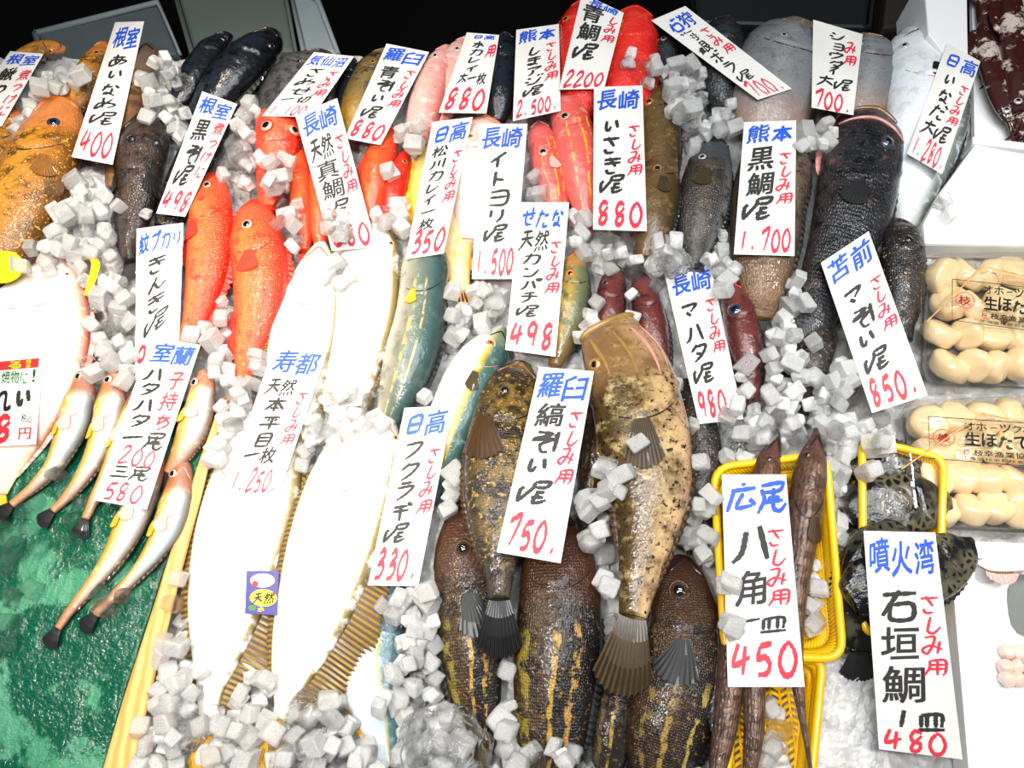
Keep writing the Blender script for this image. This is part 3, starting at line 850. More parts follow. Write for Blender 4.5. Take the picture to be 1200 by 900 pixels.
def glyph(ch, w):
    """2-D mesh of one hand-written character in a unit cell (x right, y down); w = pen width"""
    key = (ch, round(w, 3))
    if key in _gc: return _gc[key]
    V, Fc = [], []
    if ch in ST:
        for q, s in enumerate(ST[ch].split(';')):
            P = [((int(t[0]) + .5) / 10, (int(t[1]) + .5) / 10) for t in s.split()]
            P = cat(P, max(3, 5 * len(P))) if len(P) > 1 else np.array(P * 2)
            n = len(P); b = len(V)
            for i in range(n):
                d = P[min(i + 1, n - 1)] - P[max(i - 1, 0)]; d = d / (np.linalg.norm(d) + 1e-9)
                nn = np.array((-d[1], d[0])); t = i / (n - 1)
                ww = w * 0.5 * (1.0 if 0.06 < t < 0.85 else 0.72) * (1 + 0.14 * math.sin(i * 2.3 + q * 1.7))
                V += [tuple(P[i] + nn * ww), tuple(P[i] - nn * ww)]
            for i in range(n - 1): Fc.append((b + 2 * i, b + 2 * i + 1, b + 2 * i + 3, b + 2 * i + 2))
    else:
        cu = bpy.data.curves.new('t', 'FONT'); cu.body = ch; cu.resolution_u = 3
        ob = bpy.data.objects.new('t', cu); C.objects.link(ob)
        dg = bpy.context.evaluated_depsgraph_get(); dg.update()
        me = bpy.data.meshes.new_from_object(ob.evaluated_get(dg))
        vs = [v.co.copy() for v in me.vertices]; Fc = [tuple(p.vertices) for p in me.polygons]
        bpy.data.objects.remove(ob); bpy.data.curves.remove(cu); bpy.data.meshes.remove(me)
        if vs:
            x0, x1 = min(v.x for v in vs), max(v.x for v in vs); y0, y1 = min(v.y for v in vs), max(v.y for v in vs)
            sx, sy = max(x1 - x0, .35), max(y1 - y0, .35)
            cx, cy = (x0 + x1) / 2, (y0 + y1) / 2
            for v in vs:
                x = 0.5 + (v.x - cx) / sx * 0.9; y = 0.5 - (v.y - cy) / sy * 0.9
                x += 0.035 * noise.noise(Vector((x * 3, y * 3, ord(ch) % 97))); y += 0.035 * noise.noise(Vector((x * 3, y * 3, ord(ch) % 53 + 9)))
                V.append((x, y))
            e = max(0.004, (w - 0.06) * 0.22); V0, F0, m_ = V, Fc, len(V); V, Fc = [], []
            for q, (dx, dy) in enumerate(((-e, -e), (e, -e), (e, e), (-e, e), (0, 0))):   # a broad nib
                V += [(x + dx, y + dy) for x, y in V0]; Fc += [tuple(q * m_ + i for i in f) for f in F0]
    _gc[key] = (V, Fc)
    return _gc[key]


B_, K_, R_ = 'ink_blue', 'ink_black', 'ink_red'


def write(Pf, items):
    """items: (text, s0, s1, t0, t1, 'h'|'v', pen, ink[, slant]) -> {ink: mesh}; Pf maps (s, t) to the sheet"""
    out = {}
    for it in items:
        text, s0, s1, t0, t1, d, pen, ink = it[:8]; sl = it[8] if len(it) > 8 else 0.13
        role = ink + ('#price' if text.strip('0123456789,.') == '' else '#side' if ink == R_ else '#' + str(len(out)) if ink == K_ else '')
        V, Fc = out.setdefault(role, ([], []))
        n = len(text)
        for i, ch in enumerate(text):
            if ch == ' ': continue
            if d == 'h': a0, a1, b0, b1 = s0 + (s1 - s0) * i / n, s0 + (s1 - s0) * (i + 1) / n, t0, t1
            else: a0, a1, b0, b1 = s0, s1, t0 + (t1 - t0) * i / n, t0 + (t1 - t0) * (i + 1) / n
            gv, gf = glyph(ch, pen); b = len(V)
            jx, jy = rnd.uniform(-.04, .04), rnd.uniform(-.03, .03)
            for (x, y) in gv:
                y2 = y - sl * (x - 0.5); x2 = x - sl * 0.6 * (y - 0.5)
                V.append(Pf(a0 + (a1 - a0) * (x2 + jx), b0 + (b1 - b0) * (y2 + jy)))
            Fc += [tuple(b + q for q in f) for f in gf]
    return out


INKNAME = {'ink_black': 'black_lettering', 'ink_red': 'red_lettering', 'ink_blue': 'blue_lettering', 'print_red': 'red_print', 'print_green': 'green_print',
           'print_yellow': 'yellow_print', 'print_black': 'black_print', 'print_white': 'white_print'}


def inkname(k_):
    a = k_.split('#')
    if len(a) > 1 and a[1] == 'price': return 'price_lettering'
    if len(a) > 1 and a[1] == 'side': return 'note_lettering'
    return INKNAME[a[0]]


def scallop_pack(label, poly, lab, z=0.046, mark='枝'):
    ro = rr(poly, 0.14); cen = at(*np.mean(np.array(poly), axis=0), 0)
    t = thing('scallop_pack', label, 'food pack', (cen.x, cen.y, 0.001))
    rings = [([at(x, y, z) for x, y in ro])]
    # open shell: outer wall up, rim, inner wall down, floor
    top = rings[0]
    def ring(s, zz): 
        return [Vector((cen.x + (p.x - cen.x) * s, cen.y + (p.y - cen.y) * s, zz)) for p in top]
    L = [ring(.93, .001), ring(.985, z - .006), ring(1.0, z - .004), ring(1.0, z), ring(.97, z), ring(.965, z - .004), ring(.91, .0035)]
    n = len(top); V = [v for r_ in L for v in r_]; Fc = []
    for q in range(len(L) - 1):
        for i in range(n): Fc.append((q * n + i, q * n + (i + 1) % n, (q + 1) * n + (i + 1) % n, (q + 1) * n + i))
    Fc.append(tuple(range(n - 1, -1, -1))); Fc.append(tuple(6 * n + i for i in range(n)))
    obj('tray', (V, Fc), M['plastic'], t, smooth=False)
    L = [ring(1.0, z + .0006), ring(1.0, z + .003), ring(.965, z + .0038), ring(.95, z + .0018), ring(.95, z + .0012), ring(.965, z + .0006)]
    V = [v for r_ in L for v in r_]; Fc = []
    for q in range(len(L) - 1):
        for i in range(n): Fc.append((q * n + i, q * n + (i + 1) % n, (q + 1) * n + (i + 1) % n, (q + 1) * n + i))
    Fc.append(tuple(3 * n + i for i in range(n))); Fc.append(tuple(4 * n + n - 1 - i for i in range(n)))
    lid = obj('lid', (V, Fc), M['plastic'], t, smooth=False)
    zl = z + .0024
    def Pf(s, tt):
        a = np.array(lab[0]) * (1 - s) + np.array(lab[1]) * s; b = np.array(lab[3]) * (1 - s) + np.array(lab[2]) * s
        q = a * (1 - tt) + b * tt
        return at(q[0], q[1], zl)
    items = [('オホーツク枝幸沖', .28, 1.02, .06, .27, 'h', .12, 'print_black', 0), ('生ほたて貝柱', .28, 1.06, .30, .64, 'h', .17, 'print_black', 0), (mark, .055, .175, .36, .60, 'h', .12, 'print_red', 0),
             ('枝幸漁業協同組合', .34, 1.0, .70, .86, 'h', .12, 'print_black', 0), (mark, .26, .32, .70, .86, 'h', .1, 'print_red', 0), ('北海道枝幸郡枝幸町新港町', .24, .99, .885, .965, 'h', .08, 'print_black', 0)]
    o_ = write(Pf, items)
    circ = [(0.115 + .085 * math.cos(a), .48 + .19 * math.sin(a)) for a in np.linspace(0, 2 * math.pi, 25)]
    for (lst, ink, w) in ((circ, 'print_red', .0006), ([(0, 0), (1.0, 0), (1.0, 1), (0, 1), (0, 0)], 'print_black', .0006)):
        m = tube([Pf(a, b) for a, b in lst], w, 4, 0.2); v0 = o_.setdefault(ink, ([], [])); b = len(v0[0])
        v0[0].extend(m[0]); v0[1].extend(tuple(q + b for q in f) for f in m[1])
    for ink, m in o_.items(): obj(inkname(ink), m, M[ink.split('#')[0]], lid, smooth=False)
    return t, poly, z


def blob(c, r, h, seed, seg=18, rings=10):
    """barrel shaped scallop adductor"""
    rr_ = random.Random(seed); V, Fc = [], []
    q = Matrix.Rotation(rr_.uniform(-.8, .8), 3, 'X') @ Matrix.Rotation(rr_.uniform(-.8, .8), 3, 'Y')
    for i in range(rings + 1):
        th = math.pi * i / rings
        for k_ in range(seg):
            ph = 2 * math.pi * k_ / seg
            s_, c_ = math.sin(th), math.cos(th)
            v = Vector((abs(s_) ** .42 * math.cos(ph) * r, abs(s_) ** .42 * math.sin(ph) * r, math.copysign(abs(c_) ** .55, c_) * h))
            v *= 1 + .16 * noise.noise(v * 55 + Vector((seed, 0, 0)))
            V.append(Vector(c) + q @ v)
    for i in range(rings):
        for k_ in range(seg): Fc.append((i * seg + k_, (i + 1) * seg + k_, (i + 1) * seg + (k_ + 1) % seg, i * seg + (k_ + 1) % seg))
    return V, Fc, None


packs = [('clear pack of scallops with black printed lid, below the foam slab', [(1083, 298), (1250, 296), (1250, 458), (1077, 452)], [(1116, 327), (1246, 341), (1246, 393), (1116, 375)], 'scallop in the printed pack below the foam slab', 'scallops in the upper pack'),
         ('clear pack of scallops with printed lid beside the yellow basket', [(1054, 470), (1250, 462), (1250, 628), (1072, 618)], [(1088, 488), (1236, 498), (1240, 549), (1090, 537)], 'scallop in the pack beside the yellow basket', 'scallops in the lower pack')]
for qi, (lb, poly, lab, sl, sg) in enumerate(packs):
    scallop_pack(lb, poly, lab)
    P4 = [np.array(p, float) for p in poly]
    for j in range(4):
        for i in range(5):
            s, t_ = (i + .5 + rnd.uniform(-.12, .12) + (.25 if j % 2 else 0)) / 5.3, (j + .5 + rnd.uniform(-.1, .1)) / 4
            s = .05 + .92 * s; t_ = .05 + .9 * t_
            p = (P4[0] * (1 - s) + P4[1] * s) * (1 - t_) + (P4[3] * (1 - s) + P4[2] * s) * t_
            if p[0] > 1225: continue
            r_ = rnd.uniform(19, 23.5) * mpp(p[0], p[1], .02); c = at(p[0], p[1], .021)
            o = obj('scallop', blob(c, r_, .0145, qi * 50 + j * 7 + i), M['scallop'], loc=(c.x, c.y, c.z - .015))
            tag(o, sl, 'scallop', sg)
    for a, b, nm in (((poly[0][0] - 2, poly[0][1] + 82), (1160, poly[0][1] + 12), 0), ((poly[0][0] - 2, poly[0][1] + 70), (1165, poly[3][1] - 22), 1)):
        pass
    pts = [at(poly[0][0] + 2, poly[0][1] + 80, .049)] + [at(poly[0][0] + 2 + (1150 - poly[0][0]) * q, poly[0][1] + 80 - 66 * q, .0505) for q in np.linspace(.03, 1, 8)] + [at(1250, poly[0][1] + 36, .0505)]
    flat_thing('rubber_band', ['pale rubber band stretched over the scallop pack nearest the foam slab', 'pale rubber band over the scallop pack beside the yellow basket'][qi], 'rubber band', tube(pts, .0009, 6), 'wood', sol=False, smooth=True)
    m = prism(poly, .05, .0); solid(m[0], m[1])

# tray of pale seafood in the near corner
tr = thing('seafood_tray', 'white foam tray with pale seafood and water, beside the spotted fish', 'tray', at(1190, 760, 0))
for nm, poly, zt in (('tray_floor', [(1128, 640), (1290, 650), (1290, 950), (1148, 930)], .008), ('tray_wall', [(1112, 632), (1140, 640), (1160, 960), (1140, 960)], .03), ('tray_wall', [(1140, 634), (1290, 640), (1290, 662), (1142, 654)], .03)):
    m = prism(poly, zt, -.002, .004); obj(nm, m, M['styro'], tr, smooth=False); solid(m[0], m[1])
k = NT('cloudy water'); k.set(Base_Color=lin((150, 156, 150)), Roughness=0.06, Transmission_Weight=0.35, IOR=1.33)
k.l(k.bump(k.noise(90, 3).outputs[0], .4, .003), k.p.inputs['Normal']); M['water'] = k.m
wt = obj('meltwater', prism(rr([(1178, 672), (1280, 670), (1280, 745), (1186, 750)], .4), .0105, .0085), M['water'], smooth=False); tag(wt, 'puddle of cloudy meltwater in the white seafood tray', 'water', kind='stuff')
f = Fish('squid', 'white squid mantle lying at the back of the seafood tray', [(1148, 660, 4), (1160, 662, 9), (1185, 660, 12), (1215, 656, 12)], 'f_hirame', k=.5, z0=.030, gill=0, hmax=.012, catg='squid')
f.fin(1, .1, .6, 12, 'fin_pink', 'mantle_fin', 5, 0, .2, .2)
for i in range(11):
    p = (1180 + (i % 4) * 13 + rnd.uniform(-3, 3), 764 + (i // 4) * 16 + rnd.uniform(-3, 3)); c = at(p[0], p[1], .017)
    o = obj('small_scallop', blob(c, 8.5 * mpp(*p, .016), .0075, 400 + i), M['scallop_pale'], loc=(c.x, c.y, .009))
    tag(o, 'small pinkish scallop heaped in the white seafood tray', 'scallop', 'small scallops in the seafood tray')

# ------------------------------------------------------------------ yellow baskets with herringbone walls
def basket(label, poly, z=.05, depth=.04, foot=.80, mat='yellow', sw=10):
    ro = rr(poly, .18, 6); top = [at(x, y, z) for x, y in ro]; n = len(top)
    cen = sum(top, Vector()) / n
    t = thing('plastic_basket', label, 'basket', (cen.x, cen.y, z - depth))
    obj('rim', tube(top + [top[0], top[1]], .0052, 8, cap=False), M[mat], t)
    bot = [Vector((cen.x + (p.x - cen.x) * foot, cen.y + (p.y - cen.y) * foot, z - depth)) for p in top]
    # resample both outlines evenly
    def res(P, m):
        P = P + [P[0]]; d = np.r_[0, np.cumsum([(P[i + 1] - P[i]).length for i in range(len(P) - 1)])]
        o_ = []
        for s in np.linspace(0, d[-1], m, endpoint=False):
            i = int(np.searchsorted(d, s, side='right') - 1); f_ = (s - d[i]) / (d[i + 1] - d[i]); o_.append(P[i].lerp(P[i + 1], f_))
        return o_
    m_ = 150; A = res(top, m_); B = res(bot, m_)
    V, Fc = [], []
    def bar(p, q, w=.0019):
        mm = tube([p, q], w, 5); b = len(V); V.extend(mm[0]); Fc.extend(tuple(x + b for x in f_) for f_ in mm[1])
    off = 4
    for i in range(m_):                      # slanted bars, two courses meeting in a herringbone
        a = A[i]; mid = A[(i + off) % m_].lerp(B[(i + off) % m_], .5); b_ = B[i]
        bar(a, mid); bar(mid, b_)
    for fr, w in ((0.0, .003), (.5, .0022), (1.0, .003)):
        rg = [A[i].lerp(B[i], fr) for i in range(m_)]
        mm = tube(rg + [rg[0]], w, 6, cap=False); b = len(V); V.extend(mm[0]); Fc.extend(tuple(x + b for x in f_) for f_ in mm[1])
    obj('basket_wall', (V, Fc), M[mat], t)
    # floor: herringbone strips
    V, Fc = [], []
    xs = [p.x for p in bot]; ys = [p.y for p in bot]; x0, x1, y0, y1 = min(xs), max(xs), min(ys), max(ys); zf = z - depth
    cw = (x1 - x0) / sw; pitch = .0075
    def inside(p):
        c_ = False
        for i in range(n):
            a, b_ = bot[i], bot[i - 1]
            if (a.y > p.y) != (b_.y > p.y) and p.x < (b_.x - a.x) * (p.y - a.y) / (b_.y - a.y) + a.x: c_ = not c_
        return c_
    for i in range(sw):
        y = y0 - cw
        while y < y1 + cw:
            s_ = 1 if i % 2 else -1
            p = Vector((x0 + i * cw, y - s_ * cw * .3, zf)); q = Vector((x0 + (i + 1) * cw, y + s_ * cw * .3, zf))
            if inside(p.lerp(q, .5)): bar(p, q, .0024)
            y += pitch
    for i in range(1, sw):
        x = x0 + i * cw; ok = [yy for yy in np.linspace(y0, y1, 60) if inside(Vector((x, yy, zf)))]
        if len(ok) > 1: bar(Vector((x, ok[0], zf)), Vector((x, ok[-1], zf)), .0017)
    obj('basket_floor', (V, Fc), M[mat], t)
    mm = [Vector((p.x, p.y, zf + .001)) for p in bot]
    solid(mm + [Vector((p.x, p.y, zf - .01)) for p in mm], [tuple(range(n)), tuple(range(2 * n - 1, n - 1, -1))])
    for i in range(n): solid([top[i], top[(i + 1) % n], bot[(i + 1) % n], bot[i]], [(0, 1, 2, 3)])
    return t

basket('yellow plastic basket holding brown poacher fish under the 450 tag', [(836, 548), (968, 532), (988, 772), (850, 768)], .052, .038)
basket('yellow plastic basket nearest the viewer, below the 450 tag', [(868, 778), (964, 772), (948, 945), (846, 945)], .042, .030, .82)
basket('yellow plastic basket holding the spotted black fish', [(1010, 514), (1106, 537), (1099, 736), (1012, 742)], .045, .040)

# ------------------------------------------------------------------ left: green sheet, wooden rail, yellow markers
V, Fc = [], []
edge = np.array([(430, 276), (470, 262), (520, 246), (600, 216), (690, 184), (800, 150), (960, 100)], float)
ny, nx = 60, 60
for j in range(ny + 1):
    y = 470 + (960 - 470) * j / ny; xr = np.interp(y, edge[:, 0], edge[:, 1])
    for i in range(nx + 1):
        x = -90 + (xr + 90) * i / nx
        p = at(x, y, .006); p.z += .0035 * noise.noise(Vector((p.x * 18, p.y * 18, 0))) + .0015 * noise.noise(Vector((p.x * 60, p.y * 60, 5)))
        V.append(p)
nv = len(V); V += [v - Vector((0, 0, .003)) for v in V]
for j in range(ny):
    for i in range(nx):
        a = j * (nx + 1) + i; Fc.append((a, a + nx + 1, a + nx + 2, a + 1)); Fc.append((nv + a, nv + a + 1, nv + a + nx + 2, nv + a + nx + 1))
for j in range(ny):
    a, b = j * (nx + 1) + nx, (j + 1) * (nx + 1) + nx; Fc.append((a, b, nv + b, nv + a))
flat_thing('green_sheet', 'wet dark green plastic sheet under the small sandfish, edged by a wooden rail', 'sheet', (V, Fc, None), 'green', smooth=True)

Pw = cat([(263, 470, 4), (246, 521, 6), (223, 600, 8.5), (200, 680, 10.5), (183, 740, 12.5), (161, 815, 15), (139, 900, 18), (122, 965, 20)], 30)
V, Fc = [], []
for i, (x, y, w) in enumerate(Pw):
    for (sx, z) in ((-1, .012), (-.8, .0145), (.8, .0145), (1, .012), (1, -.004), (-1, -.004)):
        V.append(at(x + sx * w, y, z + .010 if z > 0 else z))
for i in range(len(Pw) - 1):
    for q in range(6): Fc.append((i * 6 + q, i * 6 + (q + 1) % 6, (i + 1) * 6 + (q + 1) % 6, (i + 1) * 6 + q))
Fc.append((5, 4, 3, 2, 1, 0)); Fc.append(tuple((len(Pw) - 1) * 6 + q for q in range(6)))
flat_thing('wooden_rail', 'pale wooden rail between the green sheet and the ice', 'rail', (V, Fc, None), 'wood')

# ------------------------------------------------------------------ the fish, back row first
def fish(*a, **kw): return Fish(*a, **kw)

# back left: greenlings and black fish
f = fish('greenling', 'big golden brown greenling with orange lips at the left edge, eye to the viewer', [(65, 124, 20), (67, 134, 27), (62, 152, 35), (50, 185, 43), (29, 230, 46), (8, 270, 44), (-15, 310, 34), (-40, 350, 18)], 'f_ainame', k=.62, gill=.22)
f.eye(61, 145, 8, 'blue').mouth('lip_orange', -.95, .95, .0, .05, .004); f.fan(.30, .45, 14, 42, 20, 'fin_golden', rays=10).fin(1, .35, .9, 12, 'fin_brown', 'dorsal_fin', 14)
f = fish('greenling', 'dark golden greenling mostly hidden under the slanted tag at the left edge', [(16, 126, 6), (12, 142, 15), (2, 172, 20), (-20, 220, 24), (-40, 265, 16)], 'f_ainame', k=.6)
f.eye(10, 138, 5, 'gold').mouth('lip_brown', -.8, .8, .01, .05, .002)
f = fish('greenling', 'brown greenling buried in ice, only its back showing by the grey crate', [(74, 58, 5), (64, 56, 9), (48, 58, 12), (28, 68, 13), (10, 82, 10)], 'f_ainame', k=.7, gill=.2)
f.eye(60, 60, 3, 'gold').mouth('lip_brown', -.8, .8, .01, .05, .0015)
f = fish('greenling', 'orange yellow greenling lying deep in the ice beside the 400 tag', [(122, 52, 6), (114, 66, 14), (102, 92, 19), (90, 116, 17), (80, 136, 9)], 'f_ainame', k=.6)
f.eye(114, 62, 4, 'gold').mouth('lip_orange', -.8, .8, .01, .05, .002)
f = fish('greenling', 'slim grey brown greenling lying along the 400 tag', [(174, 55, 7), (172, 66, 14), (164, 88, 17), (153, 122, 18), (146, 152, 18), (139, 190, 16), (132, 228, 8)], 'f_brown', k=.7)
f.eye(177, 72, 4, 'silver').mouth('lip_dark', -.8, .8, .01, .05, .002)
f = fish('rockfish', 'black brown broad headed rockfish in the ice beside the 400 tag', [(169, 143, 14), (170, 151, 23), (169, 168, 29), (164, 196, 28), (160, 226, 26), (154, 260, 20), (150, 286, 13), (152, 308, 7)], 'f_blackbrown', k=.72, gill=.34, hmax=.03)
f.eye(154, 163, 5, 'black').eye(186, 167, 5, 'black').mouth('lip_dark', -.95, .95, .0, .06, .004); f.fan(.42, .75, 16, 40, 22, 'fin_dark').fan(.42, -.75, -16, 40, 22, 'fin_dark').tailfin(22, 16, 'fin_dark')
f = fish('rockfish', 'smooth black rockfish half sunk in ice behind the bigger black one', [(266, 42, 8), (251, 56, 16), (233, 80, 18), (217, 106, 16), (203, 128, 10)], 'f_black', k=.75)
f.eye(262, 46, 4, 'black').mouth('lip_dark', -.8, .8, .01, .05, .002)
f = fish('rockfish', 'big smooth black rockfish rising out of the ice, closest to the foam box', [(317, 42, 14), (310, 52, 22), (290, 72, 27), (266, 97, 27), (246, 122, 22), (226, 146, 13)], 'f_black', k=.8)
f.eye(318, 54, 4, 'black').mouth('lip_dark', -.8, .8, .01, .05, .002).fin(1, .3, .8, 9, 'fin_dark', 'dorsal_fin', 10)
f = fish('rockfish', 'dark rockfish showing only from under the 498 tag beside the black brown fish', [(262, 122, 10), (252, 142, 20), (236, 175, 24), (218, 210, 23), (204, 240, 19), (192, 268, 12)], 'f_speckle', k=.6)
f.eye(258, 138, 4, 'black').tailfin(26, 18, 'fin_dark')

# thornyheads
f = fish('thornyhead', 'red thornyhead lying face up, both eyes showing under the 1,100 tag', [(326, 130, 14), (326, 141, 25), (327, 160, 27), (322, 185, 23), (319, 215, 18), (315, 246, 12)], 'f_kinkihead', k=.8, gill=.34, hmax=.03)
f.eye(313, 147, 8, 'pale', .68).eye(344, 154, 7, 'pale', .68).mouth('fin_red', -.8, .8, .0, .05, .003); f.fan(.5, .6, 20, 30, 26, 'fin_red')
f = fish('thornyhead', 'orange red thornyhead beside the blue lettered kinki tag, tail bent under it', [(249, 206, 8), (248, 217, 17), (247, 245, 25), (246, 285, 26), (242, 320, 24), (236, 350, 20), (228, 377, 15), (217, 402, 11), (210, 414, 8)], 'f_kinki', k=.7, gill=.2)
f.eye(243, 216, 5, 'pale', .68).mouth('fin_red', -.8, .8, .01, .05, .002); f.fin(1, .22, .72, 12, 'fin_red', 'dorsal_fin', 16, .35).fan(.28, -.55, -10, 34, 22, 'fin_red').fin(1, .68, .86, 20, 'fin_red', 'anal_fin', 6, .3, .8).fin(-1, .3, .5, 9, 'fin_red', 'pelvic_fin', 5).tailfin(26, 22, 'fin_red')
f = fish('thornyhead', 'largest red thornyhead with a pale eye, lying above the flounder tag', [(299, 238, 9), (298, 250, 20), (301, 280, 31), (305, 315, 32), (305, 345, 31), (300, 380, 25), (292, 410, 18), (287, 435, 12), (284, 455, 9)], 'f_kinki', k=.68, gill=.24)
f.eye(289, 262, 7, 'pale', .68).mouth('fin_red', -.85, .85, .01, .05, .003); f.fin(1, .25, .75, 11, 'fin_red', 'dorsal_fin', 18, .35).fan(.30, -.2, -6, 40, 24, 'fin_red').fin(-1, .58, .82, 16, 'fin_red', 'anal_fin', 6, .3, .6).tailfin(26, 24, 'fin_red')
f = fish('gurnard', 'slim orange red fish in ice between the thornyheads and the nagasaki tag', [(349, 170, 6), (350, 188, 12), (353, 222, 14), (355, 262, 13), (357, 296, 7)], 'f_orange', k=.8)
f.eye(345, 182, 3.5, 'gold').mouth('lip_pink', -.8, .8, .01, .05, .0015).tailfin(16, 16, 'fin_red')
f = fish('gurnard', 'orange red fish mostly hidden beneath the nagasaki tag beside the thornyheads', [(374, 190, 6), (374, 206, 12), (374, 240, 13), (374, 268, 11), (376, 296, 6)], 'f_orange', k=.8)
f.eye(370, 200, 3.5, 'gold').mouth('lip_pink', -.8, .8, .01, .05, .0015).tailfin(16, 16, 'fin_red')

# back middle
f = fish('dogfish', 'grey rough skinned fish lying under the slanted 1,100 tag', [(378, 64, 14), (366, 76, 32), (350, 100, 39), (340, 125, 38), (334, 152, 26)], 'f_grey', k=.5)
f.eye(352, 72, 4, 'black').mouth('lip_dark', -.8, .8, .01, .05, .002).fin(-1, .1, .7, 10, 'fin_dark', 'dorsal_fin', 10)
f = fish('rockfish', 'black fish wedged between the 1,100 tag and the brown yellow rockfish', [(413, 72, 6), (410, 88, 11), (404, 120, 12), (399, 152, 8)], 'f_black', k=.8)
f.eye(411, 80, 3.5, 'black').mouth('lip_dark', -.8, .8, .01, .05, .0015)
f = fish('rockfish', 'brown rockfish with yellow flank behind the blue 880 tag', [(452, 62, 9), (442, 76, 19), (427, 105, 22), (417, 135, 19), (409, 162, 10)], 'f_aozoi', k=.7)
f.eye(437, 72, 4, 'gold').mouth('lip_brown', -.8, .8, .01, .05, .002).fin(-1, .2, .8, 8, 'fin_dark', 'dorsal_fin', 12)
f = fish('sea_robin', 'orange red fish with small pale dots below the slanted 880 tag', [(454, 148, 7), (452, 164, 15), (443, 195, 19), (437, 225, 17), (432, 262, 9)], 'f_orange', k=.75)
f.eye(446, 160, 4, 'gold').mouth('lip_pink', -.8, .8, .01, .05, .0015).fin(-1, .3, .8, 8, 'fin_red', 'dorsal_fin', 10)
f = fish('sea_robin', 'deep red fish behind the orange one below the slanted 880 tag', [(476, 176, 5), (470, 196, 12), (461, 225, 15), (454, 254, 10)], 'f_redskin', k=.75)
f.eye(474, 190, 3.5, 'gold').mouth('lip_dark', -.8, .8, .01, .05, .0015)
f = fish('croaker', 'pale pink fish with red dots between the two 880 tags', [(524, 58, 9), (518, 72, 17), (507, 100, 21), (498, 130, 21), (488, 168, 14)], 'f_pink', k=.7)
f.eye(510, 66, 4, 'silver').mouth('lip_pink', -.8, .8, .01, .05, .002).fin(1, .1, .8, 5, 'fin_brown', 'dorsal_fin', 14)
f = fish('croaker', 'pinkish fish lying partly under the upright 880 tag', [(548, 48, 9), (540, 62, 17), (529, 92, 18), (521, 122, 15), (513, 152, 9)], 'f_pink', k=.7)
f.eye(536, 58, 4, 'silver').mouth('lip_pink', -.8, .8, .01, .05, .002)
f = fish('jack', 'black fish between the upright 880 tag and the 2,500 tag', [(592, 44, 10), (592, 60, 17), (590, 90, 19), (586, 120, 17), (581, 146, 10)], 'f_black', k=.8)
f.eye(586, 54, 4, 'black').mouth('lip_dark', -.8, .8, .01, .05, .002)
f = fish('threadfin_bream', 'pale pink bream mostly hidden under the 1,500 tag', [(569, 140, 10), (568, 151, 23), (566, 180, 34), (562, 215, 34), (556, 252, 26), (550, 284, 14)], 'f_palepink', k=.55)
f.eye(550, 160, 4.5, 'gold').mouth('lip_orange', -.9, .9, .0, .05, .0025).tailfin(20, 18, 'fin_pink')
f = fish('sea_bream', 'scarlet bream mostly covered by the 2,200 tag', [(686, 8, 15), (682, 30, 26), (682, 70, 28), (680, 110, 25), (676, 142, 16)], 'f_red', k=.7)
f.eye(664, 22, 5, 'gold').mouth('fin_red', -.8, .8, .01, .05, .002).fin(-1, .1, .8, 8, 'fin_red', 'dorsal_fin', 12, .3)
f = fish('sea_bream', 'large scarlet bream with clear scales beside the 2,200 tag', [(744, 18, 17), (743, 27, 25), (742, 55, 29), (739, 90, 30), (733, 122, 27), (724, 154, 16)], 'f_red', k=.75)
f.eye(726, 26, 5, 'gold').mouth('fin_red', -.8, .8, .01, .05, .002).fin(1, .1, .7, 6, 'fin_red', 'dorsal_fin', 14, .3)
f = fish('threadfin_bream', 'pink red bream with yellow stripes, smaller one beside the nagasaki 1,500 tag', [(631, 145, 6), (633, 155, 14), (640, 185, 19), (647, 215, 18), (653, 242, 14), (659, 266, 8)], 'f_itoyori', k=.75)
f.eye(637, 178, 6, 'pale', .66).mouth('lip_pink', -.85, .85, .01, .05, .002).fan(.4, .2, 8, 26, 18, 'fin_pink')
f = fish('threadfin_bream', 'pink red bream with yellow stripes, larger one next to the isaki 880 tag', [(658, 111, 8), (663, 122, 19), (671, 150, 24), (679, 185, 26), (684, 220, 22), (688, 246, 16), (690, 268, 9)], 'f_itoyori', k=.75)
f.eye(662, 137, 6.5, 'pale', .66).mouth('lip_pink', -.85, .85, .01, .05, .002)
f = fish('grunt', 'olive brown grunt with large eye, head just right of the nagasaki 880 tag', [(763, 98, 7), (766, 107, 14), (769, 128, 23), (772, 160, 26), (772, 200, 23), (770, 236, 16)], 'f_isaki', k=.7, gill=.2)
f.eye(760, 119, 6, 'gold', .62).mouth('lip_brown', -.85, .85, .01, .05, .0025).fin(1, .25, .9, 4, 'fin_dark', 'dorsal_fin', 14)
f = fish('grunt', 'lower olive brown grunt lying over its neighbour, tail below the 880 tag', [(780, 180, 7), (777, 191, 17), (772, 216, 25), (768, 246, 26), (763, 276, 23), (757, 306, 14)], 'f_isaki', k=.7, z0=.016, gill=.2)
f.eye(771, 198, 6, 'gold', .62).mouth('lip_brown', -.85, .85, .01, .05, .0025).fin(1, .2, .95, 4, 'fin_dark', 'dorsal_fin', 18).fan(.3, .1, 6, 34, 14, 'fin_clear')
f = fish('mullet', 'slate grey mullet with coarse scales behind the slanted 700 tag', [(850, 26, 12), (848, 38, 22), (845, 70, 26), (845, 102, 24), (848, 132, 15)], 'f_bora', k=.75)
f.eye(834, 36, 4, 'silver').mouth('lip_dark', -.8, .8, .01, .05, .002)
f = fish('mullet', 'dark mullet deep in ice beside the scarlet bream', [(788, 36, 8), (784, 48, 15), (778, 72, 16), (772, 100, 10)], 'f_bora', k=.75)
f.eye(778, 46, 4, 'silver').mouth('lip_dark', -.8, .8, .01, .05, .002)
